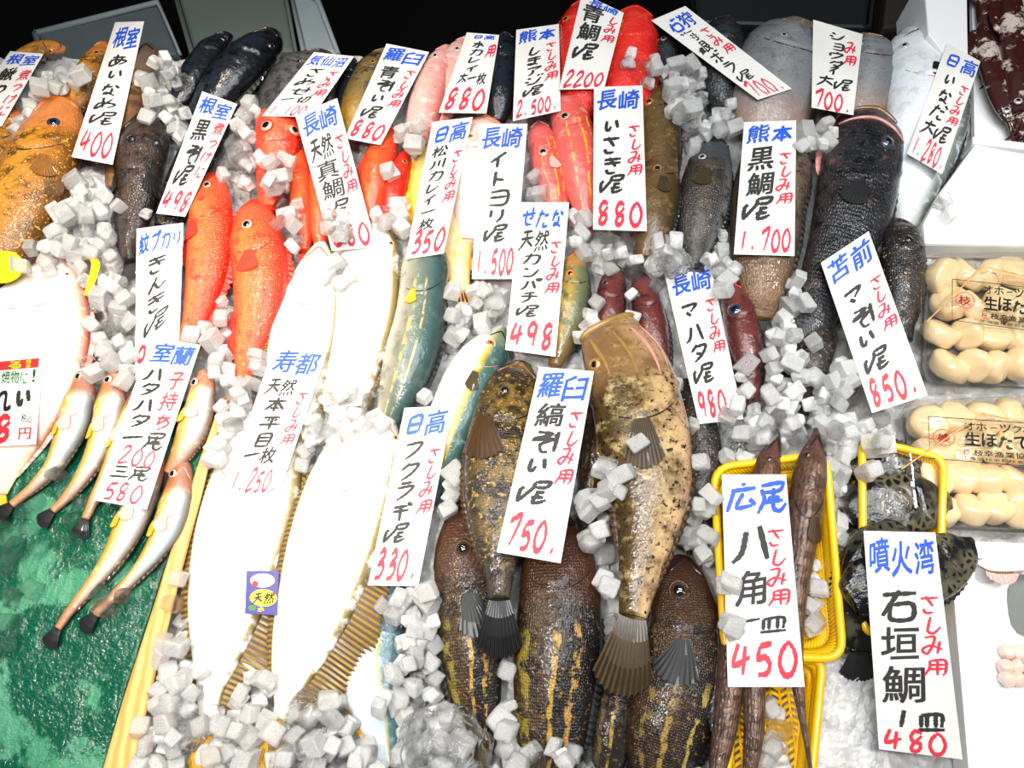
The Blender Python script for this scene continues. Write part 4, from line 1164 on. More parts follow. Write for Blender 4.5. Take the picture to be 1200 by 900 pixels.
f = fish('black_bream', 'black bream with silver scales, lying beside the olive grunts', [(838, 164, 8), (838, 174, 17), (832, 196, 26), (826, 226, 30), (820, 256, 28), (815, 286, 20), (815, 314, 10)], 'f_kurodai', k=.62)
f.eye(823, 183, 5, 'silver', .6).mouth('lip_dark', -.85, .85, .01, .05, .0025).fin(1, .2, .85, 7, 'fin_dark', 'dorsal_fin', 18).fan(.3, -.2, -4, 40, 16, 'fin_clear').tailfin(22, 22, 'fin_dark')
f = fish('black_bream', 'bronze scaled bream mostly under the 1,700 tag', [(917, 142, 12), (914, 160, 29), (908, 200, 42), (899, 240, 42), (896, 280, 40), (894, 320, 33), (895, 352, 23), (893, 374, 11)], 'f_kurodai_bronze', k=.5)
f.eye(890, 168, 6, 'silver').mouth('lip_dark', -.8, .8, .01, .05, .002).fin(1, .2, .85, 8, 'fin_dark', 'dorsal_fin', 18).tailfin(22, 22, 'fin_dark')
f = fish('spadefish', 'big rounded grey fish left of the ticket 700, lying under it', [(938, 32, 24), (932, 44, 42), (918, 75, 54), (907, 110, 53), (900, 146, 38), (897, 166, 20)], 'f_shoudai', k=.42)
f.eye(918, 40, 5, 'silver').mouth('lip_brown', -.6, .6, .01, .05, .002).fin(-1, .1, .8, 6, 'fin_dark', 'dorsal_fin', 12)
f = fish('spadefish', 'second rounded grey fish, next to the large silver fish', [(1012, 46, 16), (1018, 54, 27), (1019, 80, 34), (1011, 112, 33), (1002, 146, 22)], 'f_shoudai', k=.5)
f.eye(1008, 52, 5, 'silver').mouth('lip_brown', -.6, .6, .01, .05, .002).fin(1, .1, .8, 5, 'fin_dark', 'dorsal_fin', 12)
f = fish('amberjack', 'large silver amberjack beside the upright foam divider, under the 1,280 tag', [(1074, 42, 22), (1080, 52, 36), (1087, 90, 46), (1087, 130, 47), (1079, 180, 40), (1070, 225, 26), (1063, 262, 14), (1058, 290, 8)], 'f_inada', k=.5, gill=.2)
f.eye(1060, 54, 5, 'silver').mouth('lip_dark', -.7, .7, .01, .05, .0015).fan(.2, -.05, 8, 34, 16, 'fin_dark').fin(1, .35, .9, 6, 'fin_dark', 'dorsal_fin', 18).tailfin(22, 24, 'fin_dark', .5)
f = fish('rockfish', 'large black rockfish with pink gill flesh, head beside the silver amberjack', [(1022, 141, 26), (1019, 151, 38), (1013, 176, 43), (1006, 210, 46), (998, 250, 44), (985, 290, 38), (965, 340, 30), (947, 388, 23), (930, 424, 14)], 'f_grouper', k=.6, gill=.24, hmax=.034)
f.eye(1040, 168, 9, 'blue', .6).mouth('lip_brown', -.95, .95, .0, .02, .005).mouth('lip_pink', -.9, .9, .05, .03, .003); f.fin(-1, .02, .26, 12, 'lip_pink', 'gill_flap', 8, .1, .2, .3).fin(1, .25, .85, 9, 'fin_dark', 'dorsal_fin', 20, .3).fan(.3, -.1, -8, 52, 22, 'fin_dark').tailfin(28, 20, 'fin_dark')
f = fish('rockfish', 'speckled black rockfish between the 850 tag and the scallop packs', [(1050, 262, 12), (1054, 274, 23), (1057, 302, 26), (1057, 336, 24), (1057, 370, 17), (1060, 400, 9)], 'f_speckle', k=.75)
f.eye(1066, 280, 5, 'black').mouth('lip_dark', -.8, .8, .01, .05, .002).fin(1, .2, .85, 7, 'fin_dark', 'dorsal_fin', 16, .3)
f = fish('rockfish', 'speckled dark rockfish under the ice cubes below the bronze bream', [(968, 372, 8), (962, 386, 20), (950, 420, 24), (942, 450, 20), (938, 480, 10)], 'f_speckle', k=.6)
f.eye(956, 382, 4, 'black').tailfin(18, 18, 'fin_dark')

# flatfish and yellowtails, middle
f = fish('barfin_flounder', 'orange and white flounder with black barred fin under the 350 tag', [(526, 160, 12), (522, 176, 27), (518, 212, 37), (521, 252, 36), (529, 292, 26), (538, 325, 13), (543, 342, 8)], 'f_matsukawa', k=.26)
f.eye(512, 172, 4, 'gold').mouth('lip_orange', -.8, .6, .01, .05, .0015).fin(1, .2, .95, 15, 'fin_blackband', 'dorsal_fin', 26, .1, .3, .6).fin(-1, .15, .9, 15, 'fin_yellow', 'anal_fin', 20, .1, .3, .6).tailfin(20, 20, 'fin_blackband')
f = fish('yellowtail', 'striped green yellowtail lying below the 350 tag', [(500, 285, 12), (499, 300, 25), (497, 330, 28), (493, 370, 30), (484, 410, 32), (472, 450, 28), (458, 485, 18), (450, 508, 9)], 'f_buri', k=.72, gill=.22)
f.eye(484, 298, 5, 'gold').mouth('lip_dark', -.8, .8, .01, .05, .0015).fin(1, .3, .9, 5, 'fin_dark', 'dorsal_fin', 18).fan(.28, -.3, -4, 26, 14, 'fin_yellow').tailfin(22, 26, 'fin_dark', .5)
f = fish('yellowtail', 'young yellowtail with orange eye, head above the 330 tag', [(588, 385, 6), (582, 393, 15), (570, 415, 27), (556, 440, 33), (543, 470, 34), (530, 500, 32), (520, 532, 26), (511, 562, 16), (504, 590, 9)], 'f_fukuragi', k=.66, gill=.2)
f.eye(574, 402, 5.5, 'orange', .55).mouth('lip_dark', -.2, .9, .03, .05, .0014).fan(.3, .12, 6, 32, 12, 'fin_clear').fin(1, .3, .9, 4, 'fin_dark', 'dorsal_fin', 16)
f = fish('yellowtail', 'silver blue young yellowtail below the 330 tag, tail to the viewer', [(449, 636, 8), (448, 656, 18), (446, 690, 26), (440, 738, 34), (436, 775, 37), (441, 812, 36), (448, 848, 27), (454, 882, 14), (456, 908, 8)], 'f_fukuragi_tail', k=.36, z0=-.006, gill=.16)
f.eye(440, 652, 4, 'orange').mouth('lip_dark', -.7, .7, .01, .05, .0014).fan(.25, -.5, -6, 22, 14, 'fin_olive').fin(1, .5, .93, 6, 'fin_dark', 'dorsal_fin', 16).fin(-1, .6, .9, 5, 'fin_yellow', 'anal_fin', 12).tailfin(24, 28, 'fin_dark', .5)
f = fish('flounder', 'white bellied flounder above the flounder tag, head beside the thornyheads', [(376, 287, 8), (374, 302, 19), (369, 332, 31), (361, 372, 40), (352, 422, 40), (346, 462, 33), (351, 500, 18), (356, 518, 9)], 'f_hirame', k=.34, z0=.006, gill=.26)
f.eye(391, 306, 3, 'gold').mouth('lip_orange', -.8, .7, .02, .06, .0016).fin(1, .2, .94, 9, 'fin_olive', 'dorsal_fin', 32, .1, .3, .6).fin(-1, .3, .94, 9, 'fin_olive', 'anal_fin', 28, .1, .3, .6).fin(-1, .26, .40, 10, 'lip_pink', 'gill_flap', 6, .1, .5, .3)
f = fish('flounder', 'white bellied flounder lying between the nagasaki tag and the green yellowtail', [(440, 262, 14), (436, 280, 28), (431, 320, 37), (427, 360, 39), (417, 405, 38), (407, 447, 33), (401, 482, 22), (399, 504, 11)], 'f_hirame', k=.34, z0=.004, gill=.24)
f.eye(458, 284, 3, 'gold').mouth('lip_pink', -.8, .8, .0, .06, .002).fin(1, .15, .94, 8, 'fin_olive', 'dorsal_fin', 34, .1, .3, .6).fin(-1, .25, .94, 8, 'fin_olive', 'anal_fin', 30, .1, .3, .6).fin(1, .28, .36, 10, 'fin_yellow', 'pectoral_fin', 5, .1, .6, .3)
f = fish('flounder', 'large white flounder with the purple sticker, beside the wooden rail', [(326, 468, 16), (319, 492, 36), (306, 540, 50), (291, 600, 57), (276, 660, 54), (265, 710, 46), (255, 762, 32), (248, 802, 18), (243, 840, 11), (240, 862, 9)], 'f_hirame', k=.26, gill=.2)
H3 = f
f.eye(340, 500, 3.5, 'gold').mouth('lip_orange', -.6, .9, .02, .06, .002).fin(1, .2, .93, 36, 'fin_olive', 'dorsal_fin', 40, .08, .35, .5, shape=lambda t: .35 + .65 * math.sin(math.pi * max(0, min(1, (t - .25) / .75))) ** .8 if t > .25 else .35).fin(-1, .2, .93, 10, 'fin_olive', 'anal_fin', 40, .08, .35, .5).tailfin(46, 16, 'fin_yellow')
f = fish('flounder', 'large white flounder with wide striped fin, lying beside the 330 tag', [(450, 488, 16), (440, 504, 33), (422, 542, 48), (405, 590, 54), (390, 640, 54), (372, 700, 48), (355, 750, 38), (340, 797, 23), (332, 826, 11), (328, 842, 9)], 'f_hirame', k=.27, z0=.014, z1=.010, gill=.2)
H4 = f
f.eye(461, 514, 3.5, 'gold').mouth('lip_pink', -.9, .9, .0, .06, .002).fin(1, .22, .955, 42, 'fin_olive', 'dorsal_fin', 46, .06, .3, .12, shape=lambda t: .28 + .72 * math.sin(math.pi * max(0, min(1, (t - .12) / .9)) ** 1.6) ** .9 if t > .12 else .28).fin(-1, .22, .95, 9, 'fin_olive', 'anal_fin', 44, .08, .3, .5).fin(1, .26, .34, 13, 'fin_yellow', 'pectoral_fin', 5, .1, .6, .3).tailfin(64, 12, 'fin_yellow')

# left: sole and sandfish
f = fish('sole', 'broad pinkish white sole under the printed price card at the left edge', [(58, 303, 20), (53, 320, 38), (44, 360, 59), (37, 410, 67), (25, 460, 62), (10, 510, 46), (0, 548, 28), (-6, 580, 14)], 'f_karei', k=.22, z0=.004, gill=.16)
f.eye(80, 322, 3, 'gold').mouth('lip_pink', -.5, .5, .01, .06, .0016).fin(1, .1, .93, 8, 'fin_pink', 'dorsal_fin', 40, .08, .35, .5).fin(-1, .1, .93, 8, 'fin_pink', 'anal_fin', 36, .08, .35, .5).tailfin(34, 16, 'fin_yellow')
sand = [('sandfish lying closest to the sole, its tail on ice beside the yellow fin', [(101, 433, 6), (100, 443, 11), (93, 470, 17), (83, 505, 18), (66, 540, 12), (48, 562, 8), (28, 580, 5.5), (14, 591, 5)], (92, 442), 'f_hatahata', .010),
        ('second sandfish from the sole, reddish tail on the green sheet', [(135, 435, 7), (134, 446, 12), (129, 475, 17), (122, 505, 16), (108, 540, 12), (92, 565, 9), (75, 586, 6), (62, 598, 5)], (126, 446), 'f_hatahata_b', .010),
        ('sandfish hidden under the 580 tag with only its dark tail showing beyond', [(164, 452, 6), (157, 475, 11), (144, 510, 13), (129, 550, 10), (112, 582, 6.5), (100, 608, 5)], (160, 462), 'f_hatahata', .010),
        ('sandfish with its head beside the top of the 580 tag', [(238, 437, 7), (238, 448, 13), (234, 475, 17), (225, 505, 18), (212, 532, 13), (198, 555, 8)], (228, 448), 'f_hatahata_b', .012),
        ('sandfish lying under the 580 tag, longest tail on the green sheet', [(186, 520, 7), (180, 545, 13), (165, 585, 18), (150, 620, 18), (130, 656, 13), (105, 688, 8), (82, 716, 6), (68, 736, 4.5)], (178, 535), 'f_hatahata_b', .010),
        ('sandfish with a big dark eye beside the bottom of the 580 tag', [(215, 542, 7), (213, 553, 12), (205, 590, 18), (195, 620, 18), (180, 647, 13), (155, 677, 8), (130, 702, 6), (112, 720, 5)], (202, 554), 'f_hatahata', .012)]
for lb, pts, e, mt, z in sand:
    f = fish('sandfish', lb, pts, mt, k=.75, z0=z, gill=.26, group='sandfish on the green sheet')
    f.eye(e[0], e[1], 5.5, 'silver', .72).mouth('lip_pink', -.2, .95, .04, .06, .0016).fan(.30, -.1, 0, 28, 16, 'fin_pink').fan(.36, -.6, -6, 26, 10, 'fin_yellow', 'pelvic_fin').fin(1, .45, .9, 3, 'fin_clear', 'anal_fin', 14).tailfin(22, 24, 'fin_dark')

# rockfish heap, middle and right
f = fish('amberjack', 'small golden amberjack with orange eye beside the 498 tag', [(675, 299, 6), (674, 309, 13), (674, 336, 19), (668, 370, 20), (658, 405, 15), (650, 430, 8)], 'f_kanpachi', k=.85, gill=.24)
f.eye(668, 320, 5, 'orange', .6).mouth('lip_orange', -.8, .8, .01, .05, .0018).fin(1, .3, .9, 4, 'fin_dark', 'dorsal_fin', 12)
f = fish('grouper', 'maroon grouper beside the small golden amberjack, head in ice', [(720, 314, 8), (719, 326, 14), (716, 352, 18), (714, 386, 18), (712, 420, 14), (710, 450, 8)], 'f_mahata', k=.85)
f.eye(710, 331, 4, 'blue').mouth('lip_dark', -.8, .8, .01, .05, .002)
f = fish('grouper', 'maroon grouper between its twin and the 980 tag', [(750, 322, 7), (753, 334, 14), (760, 366, 19), (766, 400, 19), (772, 436, 14), (775, 462, 8)], 'f_mahata', k=.85)
f.eye(746, 346, 4.5, 'blue').mouth('lip_dark', -.8, .8, .01, .05, .002).fin(1, .3, .9, 5, 'fin_dark', 'dorsal_fin', 12)
f = fish('grouper', 'maroon grouper with a large dark eye right beside the 980 tag', [(855, 334, 7), (860, 346, 15), (868, 376, 20), (874, 410, 20), (878, 446, 15), (880, 478, 8)], 'f_mahata', k=.85)
f.eye(861, 362, 8, 'blue', .7).mouth('fin_red', -.85, .6, .01, .05, .002).fin(1, .3, .9, 5, 'fin_dark', 'dorsal_fin', 12)
f = fish('rockfish', 'speckled dark rockfish squeezed between the golden one and the 980 tag', [(803, 448, 8), (814, 480, 19), (822, 520, 23), (823, 570, 21), (818, 618, 14), (812, 650, 8)], 'f_speckle', k=.7)
f.eye(800, 470, 4, 'black').mouth('lip_dark', -.8, .8, .01, .05, .002).tailfin(18, 18, 'fin_dark')
f = fish('rockfish', 'dark rockfish deep between the 750 tag and the golden rockfish', [(702, 432, 9), (704, 455, 19), (704, 500, 22), (697, 550, 19), (690, 600, 11)], 'f_shima_brown', k=.6)
f.eye(696, 448, 4, 'gold').mouth('lip_dark', -.8, .8, .01, .05, .002).tailfin(22, 18, 'fin_dark')
f = fish('rockfish', 'brown rockfish with dark eye and gold stripe under the gold banded one', [(548, 588, 12), (548, 604, 24), (547, 640, 36), (547, 690, 38), (551, 740, 38), (555, 790, 34), (560, 842, 26), (565, 885, 17), (567, 912, 10)], 'f_shima', k=.62, gill=.27)
f.eye(542, 642, 9, 'brown', .7).mouth('lip_dark', -.9, .3, .02, .06, .003).fan(.34, .1, 10, 60, 20, 'fin_dark').fin(-1, .35, .9, 8, 'fin_dark', 'dorsal_fin', 20, .3)
f = fish('rockfish', 'striped rockfish with orange speckles and yellow bands, below the 750 tag', [(655, 606, 14), (655, 624, 30), (655, 660, 43), (656, 710, 49), (652, 762, 50), (648, 820, 46), (645, 880, 38), (643, 930, 22)], 'f_shima', k=.56, gill=.2)
f.eye(640, 634, 6, 'brown', .7).mouth('lip_dark', -.8, .8, .01, .05, .002).fin(1, .35, .95, 10, 'fin_dark', 'dorsal_fin', 24, .25)
f = fish('rockfish', 'dark rockfish with yellow blotches at the bottom between two larger ones', [(738, 765, 9), (731, 800, 21), (720, 850, 24), (711, 905, 18), (706, 940, 10)], 'f_shima_dark', k=.6)
f.eye(732, 785, 4, 'brown').fin(1, .2, .9, 7, 'fin_dark', 'dorsal_fin', 18, .25)
f = fish('rockfish', 'brown headed rockfish with a round dark eye beside the yellow basket', [(800, 657, 14), (800, 669, 25), (800, 695, 34), (803, 732, 43), (800, 772, 48), (790, 820, 50), (778, 870, 46), (768, 920, 30)], 'f_shima_brown', k=.6, gill=.26)
f.eye(796, 691, 11, 'brown', .7).mouth('lip_dark', -.7, .8, .01, .06, .003).fan(.36, -.15, -4, 60, 24, 'fin_dark').fin(1, .3, .95, 12, 'fin_dark', 'dorsal_fin', 24, .25)
f = fish('rockfish', 'gold banded rockfish under the 750 tag, lying on the brown ones', [(612, 428, 12), (606, 442, 28), (597, 480, 39), (589, 530, 44), (585, 580, 41), (584, 630, 30), (585, 672, 18), (585, 702, 13)], 'f_shima_gold', k=.55, z0=.022, z1=.072, gill=.2)
f.eye(590, 456, 5, 'black').mouth('lip_brown', -.8, .8, .01, .05, .002).fan(.26, -.60, 8, 66, 20, 'fin_brown').fin(-1, .35, .85, 7, 'fin_brown', 'dorsal_fin', 18, .3).tailfin(58, 18, 'fin_dark')
f = fish('rockfish', 'big pale golden rockfish with wide open mouth in the middle of the heap', [(716, 392, 36), (722, 404, 42), (735, 432, 50), (748, 480, 54), (757, 530, 54), (762, 580, 46), (757, 630, 34), (748, 682, 23), (742, 722, 17)], 'f_gold', k=.55, z0=.022, z1=.070, gill=.27, snout=.16)
G = f
# gaping jaws: two lips meeting at the corners, with the throat between
ca, cb = f.P(.0, -.98), f.P(.0, .98)
tt, nn = f.dirs(0.0); mid = f.c[0]
up = Vector((0, 0, 1))
arcs = {}
for nm, fwd, hz in (('upper_jaw', .010, .012), ('lower_jaw', .004, -.014)):
    arcs[nm] = [mid + nn * (f.w[0] * .98 * math.cos(a)) - tt * (fwd * math.sin(a) + .004 + .016 * ((1 + math.cos(a)) / 2) ** 2 * (1 if nm == 'upper_jaw' else .5)) + up * (hz * math.sin(a)) for a in np.linspace(math.pi, 0, 17)]
    obj(nm, tube(arcs[nm], [.0030 + .0022 * math.sin(a) for a in np.linspace(0, math.pi, 17)], 9), M['lip_gold'], f.root)
n_ = 17; V = arcs['upper_jaw'] + [p + tt * .018 * math.sin(a) for p, a in zip(arcs['lower_jaw'], np.linspace(0, math.pi, 17))]
throat = [mid + tt * .012 + nn * (f.w[0] * .6 * math.cos(a)) - up * .004 for a in np.linspace(math.pi, 0, 17)]
V = arcs['upper_jaw'] + throat + arcs['lower_jaw']; Fc = []
for q in range(2):
    for i in range(16): Fc.append((q * 17 + i, q * 17 + i + 1, (q + 1) * 17 + i + 1, (q + 1) * 17 + i))
obj('mouth_lining', (V, Fc, None), M['mouth_dark'], f.root)
lo = arcs['lower_jaw']; bodyring = [f.P(.03, v) for v in np.linspace(-.99, .99, 17)]
V = arcs['upper_jaw'] + bodyring; Fc = [(i, i + 1, 17 + i + 1, 17 + i) for i in range(16)]
obj('snout_skin', (V, Fc, [(0.02, q) for q in np.linspace(0, 1, 17)] + [(.04, q) for q in np.linspace(0, 1, 17)]), M['f_gold'], f.root)
for v0_, v1_, u1_, r_ in ((-.8, -.55, .17, .0035), (-.1, .05, .2, .003), (.5, .55, .22, .0035), (.86, .8, .18, .003)):
    obj('jaw_fold', tube([f.P(.005 + u1_ * q, v0_ + (v1_ - v0_) * q + .06 * math.sin(q * 3), -r_ * .35) for q in np.linspace(0, 1, 10)], [r_ * math.sin(math.pi * (.15 + .8 * q)) for q in np.linspace(0, 1, 10)], 8), M['lip_pink' if v0_ > .2 else 'lip_gold'], f.root)
f.eye(700, 428, 8, 'gold', .6).fan(.34, -.1, -4, 74, 18, 'fin_clear').fin(1, .3, .9, 6, 'fin_brown', 'dorsal_fin', 22, .3).fin(-1, .42, .8, 9, 'fin_brown', 'anal_fin', 14, .3).tailfin(78, 16, 'fin_clear')

# poachers in the yellow basket
f = fish('poacher', 'slim brown poacher with pointed snout and thin tail, beside the basket wall', [(956, 503, 3), (956, 515, 7), (953, 537, 16), (948, 566, 20), (943, 602, 21), (938, 642, 18), (933, 692, 14), (931, 742, 11), (935, 802, 7.5), (942, 852, 4), (951, 905, 2.2)], 'f_hakkaku', k=.8, z0=.044, z1=.050, gill=.2, flat=1.5)
f.eye(946, 536, 4, 'brown').mouth('lip_dark', -.8, .8, .02, .05, .0015).fan(.26, .3, 10, 34, 16, 'fin_brown').fin(-1, .3, .6, 10, 'fin_brown', 'dorsal_fin', 12, .3)
f = fish('poacher', 'slim brown poacher in the middle, only its pointed snout above the 450 tag', [(911, 505, 3), (909, 519, 7), (901, 541, 14), (894, 582, 18), (889, 642, 19), (885, 720, 17), (884, 800, 14), (883, 860, 12), (876, 925, 7)], 'f_hakkaku', k=.8, z0=.042, z1=.046, gill=.2, flat=1.5)
f.eye(901, 540, 4, 'brown').mouth('lip_dark', -.8, .8, .02, .05, .0015).fin(-1, .3, .6, 10, 'fin_brown', 'dorsal_fin', 12, .3)
f = fish('poacher', 'brown poacher whose tail pokes out left below the 450 tag', [(866, 600, 6), (866, 640, 14), (862, 720, 17), (856, 800, 17), (848, 862, 14), (836, 925, 8)], 'f_hakkaku', k=.8, z0=.022, z1=.045, gill=.2, flat=1.5)
f.eye(862, 628, 4, 'brown').fin(-1, .4, .8, 9, 'fin_dark', 'dorsal_fin', 12, .3)

# spotted knifejaw pieces
f = fish('knifejaw', 'spotted black fish tail piece at the top of the yellow basket', [(1108, 552, 5), (1098, 550, 14), (1070, 546, 24), (1040, 542, 26), (1012, 548, 18), (994, 556, 8)], 'f_ishigaki', k=.45, z0=.012, gill=0, hmax=.018, flat=2.8)
f.fin(1, .1, .8, 10, 'fin_dark', 'dorsal_fin', 18, .3)
f.fin(-1, .3, .8, 6, 'fin_dark', 'anal_fin', 12, .3)
f = fish('knifejaw', 'spotted black fish lying across the middle of the yellow basket', [(1106, 590, 20), (1094, 590, 28), (1062, 590, 36), (1026, 594, 34), (1000, 604, 22), (990, 610, 10)], 'f_ishigaki', k=.38, z0=.020, gill=.2, flat=2.8)
f.fin(1, .2, .9, 8, 'fin_dark', 'dorsal_fin', 18, .3)
f.fin(-1, .3, .8, 6, 'fin_dark', 'anal_fin', 12, .3)
f = fish('knifejaw', 'spotted black fish pointing past the basket rim beside the 480 tag', [(1138, 633, 5), (1128, 644, 22), (1096, 662, 37), (1056, 676, 40), (1018, 690, 36), (994, 702, 20)], 'f_ishigaki', k=.34, z0=.05, gill=.18, flat=2.8)
f.fin(1, .2, .9, 8, 'fin_dark', 'dorsal_fin', 18, .3)
f.fin(-1, .3, .8, 8, 'fin_dark', 'anal_fin', 12, .3)
f = fish('knifejaw', 'black fish with ragged tail sticking out left of the 480 tag', [(1052, 628, 26), (1040, 650, 44), (1026, 685, 44), (1014, 722, 34), (1008, 748, 22), (1008, 764, 13)], 'f_ishigaki_dark', k=.4, z0=.042, z1=.02, gill=0, flat=2.8)
f.fin(-1, .3, .8, 9, 'fin_dark', 'anal_fin', 12, .4).tailfin(30, 26, 'fin_dark')

# ------------------------------------------------------------------ heights under the tags
BV = {}


def rebuild():
    V, Fc = [], []
    for v, f_ in SOLIDS:
        b = len(V); V += v; Fc += [tuple(q + b for q in x) for x in f_]
    BV['t'] = BVHTree.FromPolygons(V, Fc)


def top_z(x, y):
    h = BV['t'].ray_cast(Vector((x, y, 1)), Vector((0, 0, -1)))
    return h[0].z if h[0] is not None else -0.05


rebuild()
TZ = {}


TAGQ = []


class Sheet:
    """price tag seen at four pixels (top left, top right, bottom right, bottom left); rests on what lies below"""
    def __init__(s, q, curl=.0, clear=.0015, kmax=None):
        s.q = [np.array(p, float) for p in q]; s.curl = curl
        z0 = z1 = .065
        for _ in range(4):
            H = []
            for t in np.linspace(0, 1, 26):
                zz = z0 + (z1 - z0) * t; m = 0
                for a in np.linspace(0.0, 1, 9):
                    p = s.pix(a, t); w = at(p[0], p[1], zz); m = max(m, top_z(w.x, w.y) - s.bend(a))
                H.append(m)
            H = np.array(H); T = np.linspace(0, 1, 26)
            best = None                       # lowest straight sheet lying over every high spot
            for sl in np.linspace(-.09, .09, 61):
                a0 = max(H - sl * T); c = a0 + sl / 2 + abs(sl) * .15
                if best is None or c < best[0]: best = (c, a0, a0 + sl)
            z0, z1 = best[1] + clear, best[2] + clear
        s.z0, s.z1 = z0, z1

    def pix(s, a, t):
        q = s.q
        return (q[0] * (1 - a) + q[1] * a) * (1 - t) + (q[3] * (1 - a) + q[2] * a) * t

    def bend(s, a): return s.curl * (1 - (2 * a - 1) ** 2)

    def P(s, a, t, lift=0.0):
        p = s.pix(a, t)
        return at(p[0], p[1], s.z0 + (s.z1 - s.z0) * t + s.bend(a) + lift)


def price_tag(label, q, items, curl=.003, mat='paper', name='price_tag', group=None):
    sh = Sheet(q, curl); TAGQ.append(q)
    nx, ny = 8, 22; V, U, Fc = [], [], []
    for lay in (0, -.0004):
        for j in range(ny + 1):
            for i in range(nx + 1): V.append(sh.P(i / nx, j / ny, lay)); U.append((i / nx, j / ny))
    nv = (nx + 1) * (ny + 1)
    for j in range(ny):
        for i in range(nx):
            a = j * (nx + 1) + i; Fc.append((a, a + nx + 1, a + nx + 2, a + 1)); Fc.append((nv + a, nv + a + 1, nv + a + nx + 2, nv + a + nx + 1))
    rim = [i for i in range(nx)] + [j * (nx + 1) + nx for j in range(ny)] + [ny * (nx + 1) + i for i in range(nx, 0, -1)] + [j * (nx + 1) for j in range(ny, 0, -1)]
    for a, b in zip(rim, rim[1:] + rim[:1]): Fc.append((a, b, nv + b, nv + a))
    t = obj(name, (V, Fc, U), M[mat], loc=tuple(sh.P(.5, .5)), smooth=False)
    tag(t, label, 'price tag', group)
    solid(V, Fc); rebuild()
    for ink, m in write(lambda a, b: sh.P(a, b, .0005), items).items(): obj(inkname(ink), m, M[ink.split('#')[0]], t, smooth=False)
    return t, sh




def std(head, body, price, side='さしみ用', bw=.44, pen=.15, side_t=(.22, .62), bt=(.20, .755), bs=.36, extra=()):
    it = []
    if head: it.append((head, .06, .94, .02, .165, 'h', .15, B_))
    if body: it.append((body, bs - bw / 2, bs + bw / 2, bt[0], bt[1], 'v', pen, K_))
    if side: it.append((side, .66, .97, side_t[0], side_t[1], 'v', .13, R_))
    if price: it.append((price, .06, .95, .775, .965, 'h', .19, R_))
    return it + list(extra)


price_tag('slanted price tag cut off by the left edge, above the golden greenling', [(12, 60), (51, 63), (2, 148), (-52, 150)], std('根室', '鰍の子', None, '煮つけに', side_t=(.22, .85)))
price_tag('long narrow price tag with red 400, leaning over the slim grey brown greenling', [(135, 26), (169, 25), (132, 193), (84, 184)], [('根室', .12, .95, .03, .19, 'h', .15, B_), ('あいなめZ', .16, .80, .22, .74, 'v', .12, K_), ('400', .08, .92, .76, .96, 'h', .15, R_)])
price_tag('slanted price tag between the black rockfish and the red thornyheads', [(237, 107), (278, 122), (217, 254), (183, 250)], std('根室', '黒ぞZ', '498', '煮つけに', side_t=(.18, .66)))
price_tag('tilted tag reading さめ with red 1,100 on the grey dogfish', [(368, 61), (415, 66), (366, 137), (307, 136)], [('気仙沼', .05, .9, .03, .2, 'h', .13, B_), ('さめせ', .14, .60, .22, .66, 'v', .13, K_), ('一切', .10, .68, .66, .79, 'h', .14, K_), ('さみ用', .66, .95, .24, .68, 'v', .13, R_), ('1,100.', .05, .95, .80, .98, 'h', .17, R_)])
price_tag('slanted price tag on the brown yellow rockfish beside the pale pink fish', [(453, 51), (503, 61), (446, 170), (404, 162)], std('羅臼', '青ぞいZ', '880', side_t=(.2, .62)))
price_tag('bent upright price tag over the second pinkish fish and the black one', [(547, 38), (585, 41), (570, 133), (514, 132)], [('日高', .2, .9, .01, .07, 'h', .15, B_), ('水カレイ', .25, .65, .08, .48, 'v', .15, K_), ('用', .7, .98, .1, .3, 'v', .13, R_), ('太一枚', .16, .86, .48, .64, 'h', .14, K_), ('880', .04, .94, .66, .96, 'h', .17, R_)], curl=.006)
price_tag('price tag with red 2,500 left of the scarlet bream tag', [(605, 35), (655, 28), (657, 130), (601, 142)], std('熊本', 'しまアジZ', '2,500.', bw=.42, bs=.42, side_t=(.18, .62)))
price_tag('price tag with red 2200 between the two scarlet bream', [(682, -8), (731, 15), (708, 104), (655, 105)], std(None, '青鯛Z', '2200', 'しみ用', bw=.5, bt=(.06, .66), side_t=(.08, .42), extra=[('長崎', .2, .9, .0, .08, 'h', .15, B_)]))
price_tag('long diagonal tag with blue 石狩 and red 700 over the grey mullet', [(803, 7), (928, 104), (888, 117), (763, 24)], [], name='price_tag')
TD = S.objects[[o.name for o in S.objects if o.name.startswith('price_tag') and not o.parent][-1]]
price_tag('upright price tag hanging on the rounded grey spadefish', [(953, 23), (1011, 40), (1000, 135), (951, 126)], [('ショウダ', .32, .68, .05, .5, 'v', .15, K_), ('イ', .34, .66, .46, .58, 'v', .15, K_), ('み用', .66, .95, .12, .42, 'v', .13, R_), ('大Z', .12, .9, .58, .73, 'h', .14, K_), ('700.', .05, .98, .75, .98, 'h', .18, R_)], curl=.005)
price_tag('slanted price tag on the silver amberjack beside the foam divider', [(1110, 50), (1149, 72), (1104, 204), (1063, 180)], [('日高', .1, .98, .03, .17, 'h', .13, B_), ('いなだ', .2, .62, .19, .62, 'v', .14, K_), ('さしみ用', .66, .98, .24, .6, 'v', .13, R_), ('大Z', .1, .85, .62, .78, 'h', .14, K_), ('1,280.', .05, .98, .78, .98, 'h', .2, R_)])
price_tag('price tag with its lower end under ice, beside the face up thornyhead', [(346, 135), (395, 115), (441, 290), (389, 294)], [('長崎', .06, .94, .02, .17, 'h', .14, B_), ('天然', .08, .66, .19, .36, 'h', .13, K_), ('真鯛Z', .12, .66, .36, .78, 'v', .12, K_), ('さしみ用', .68, .97, .22, .62, 'v', .13, R_), ('080', .05, .95, .80, .97, 'h', .17, R_)])
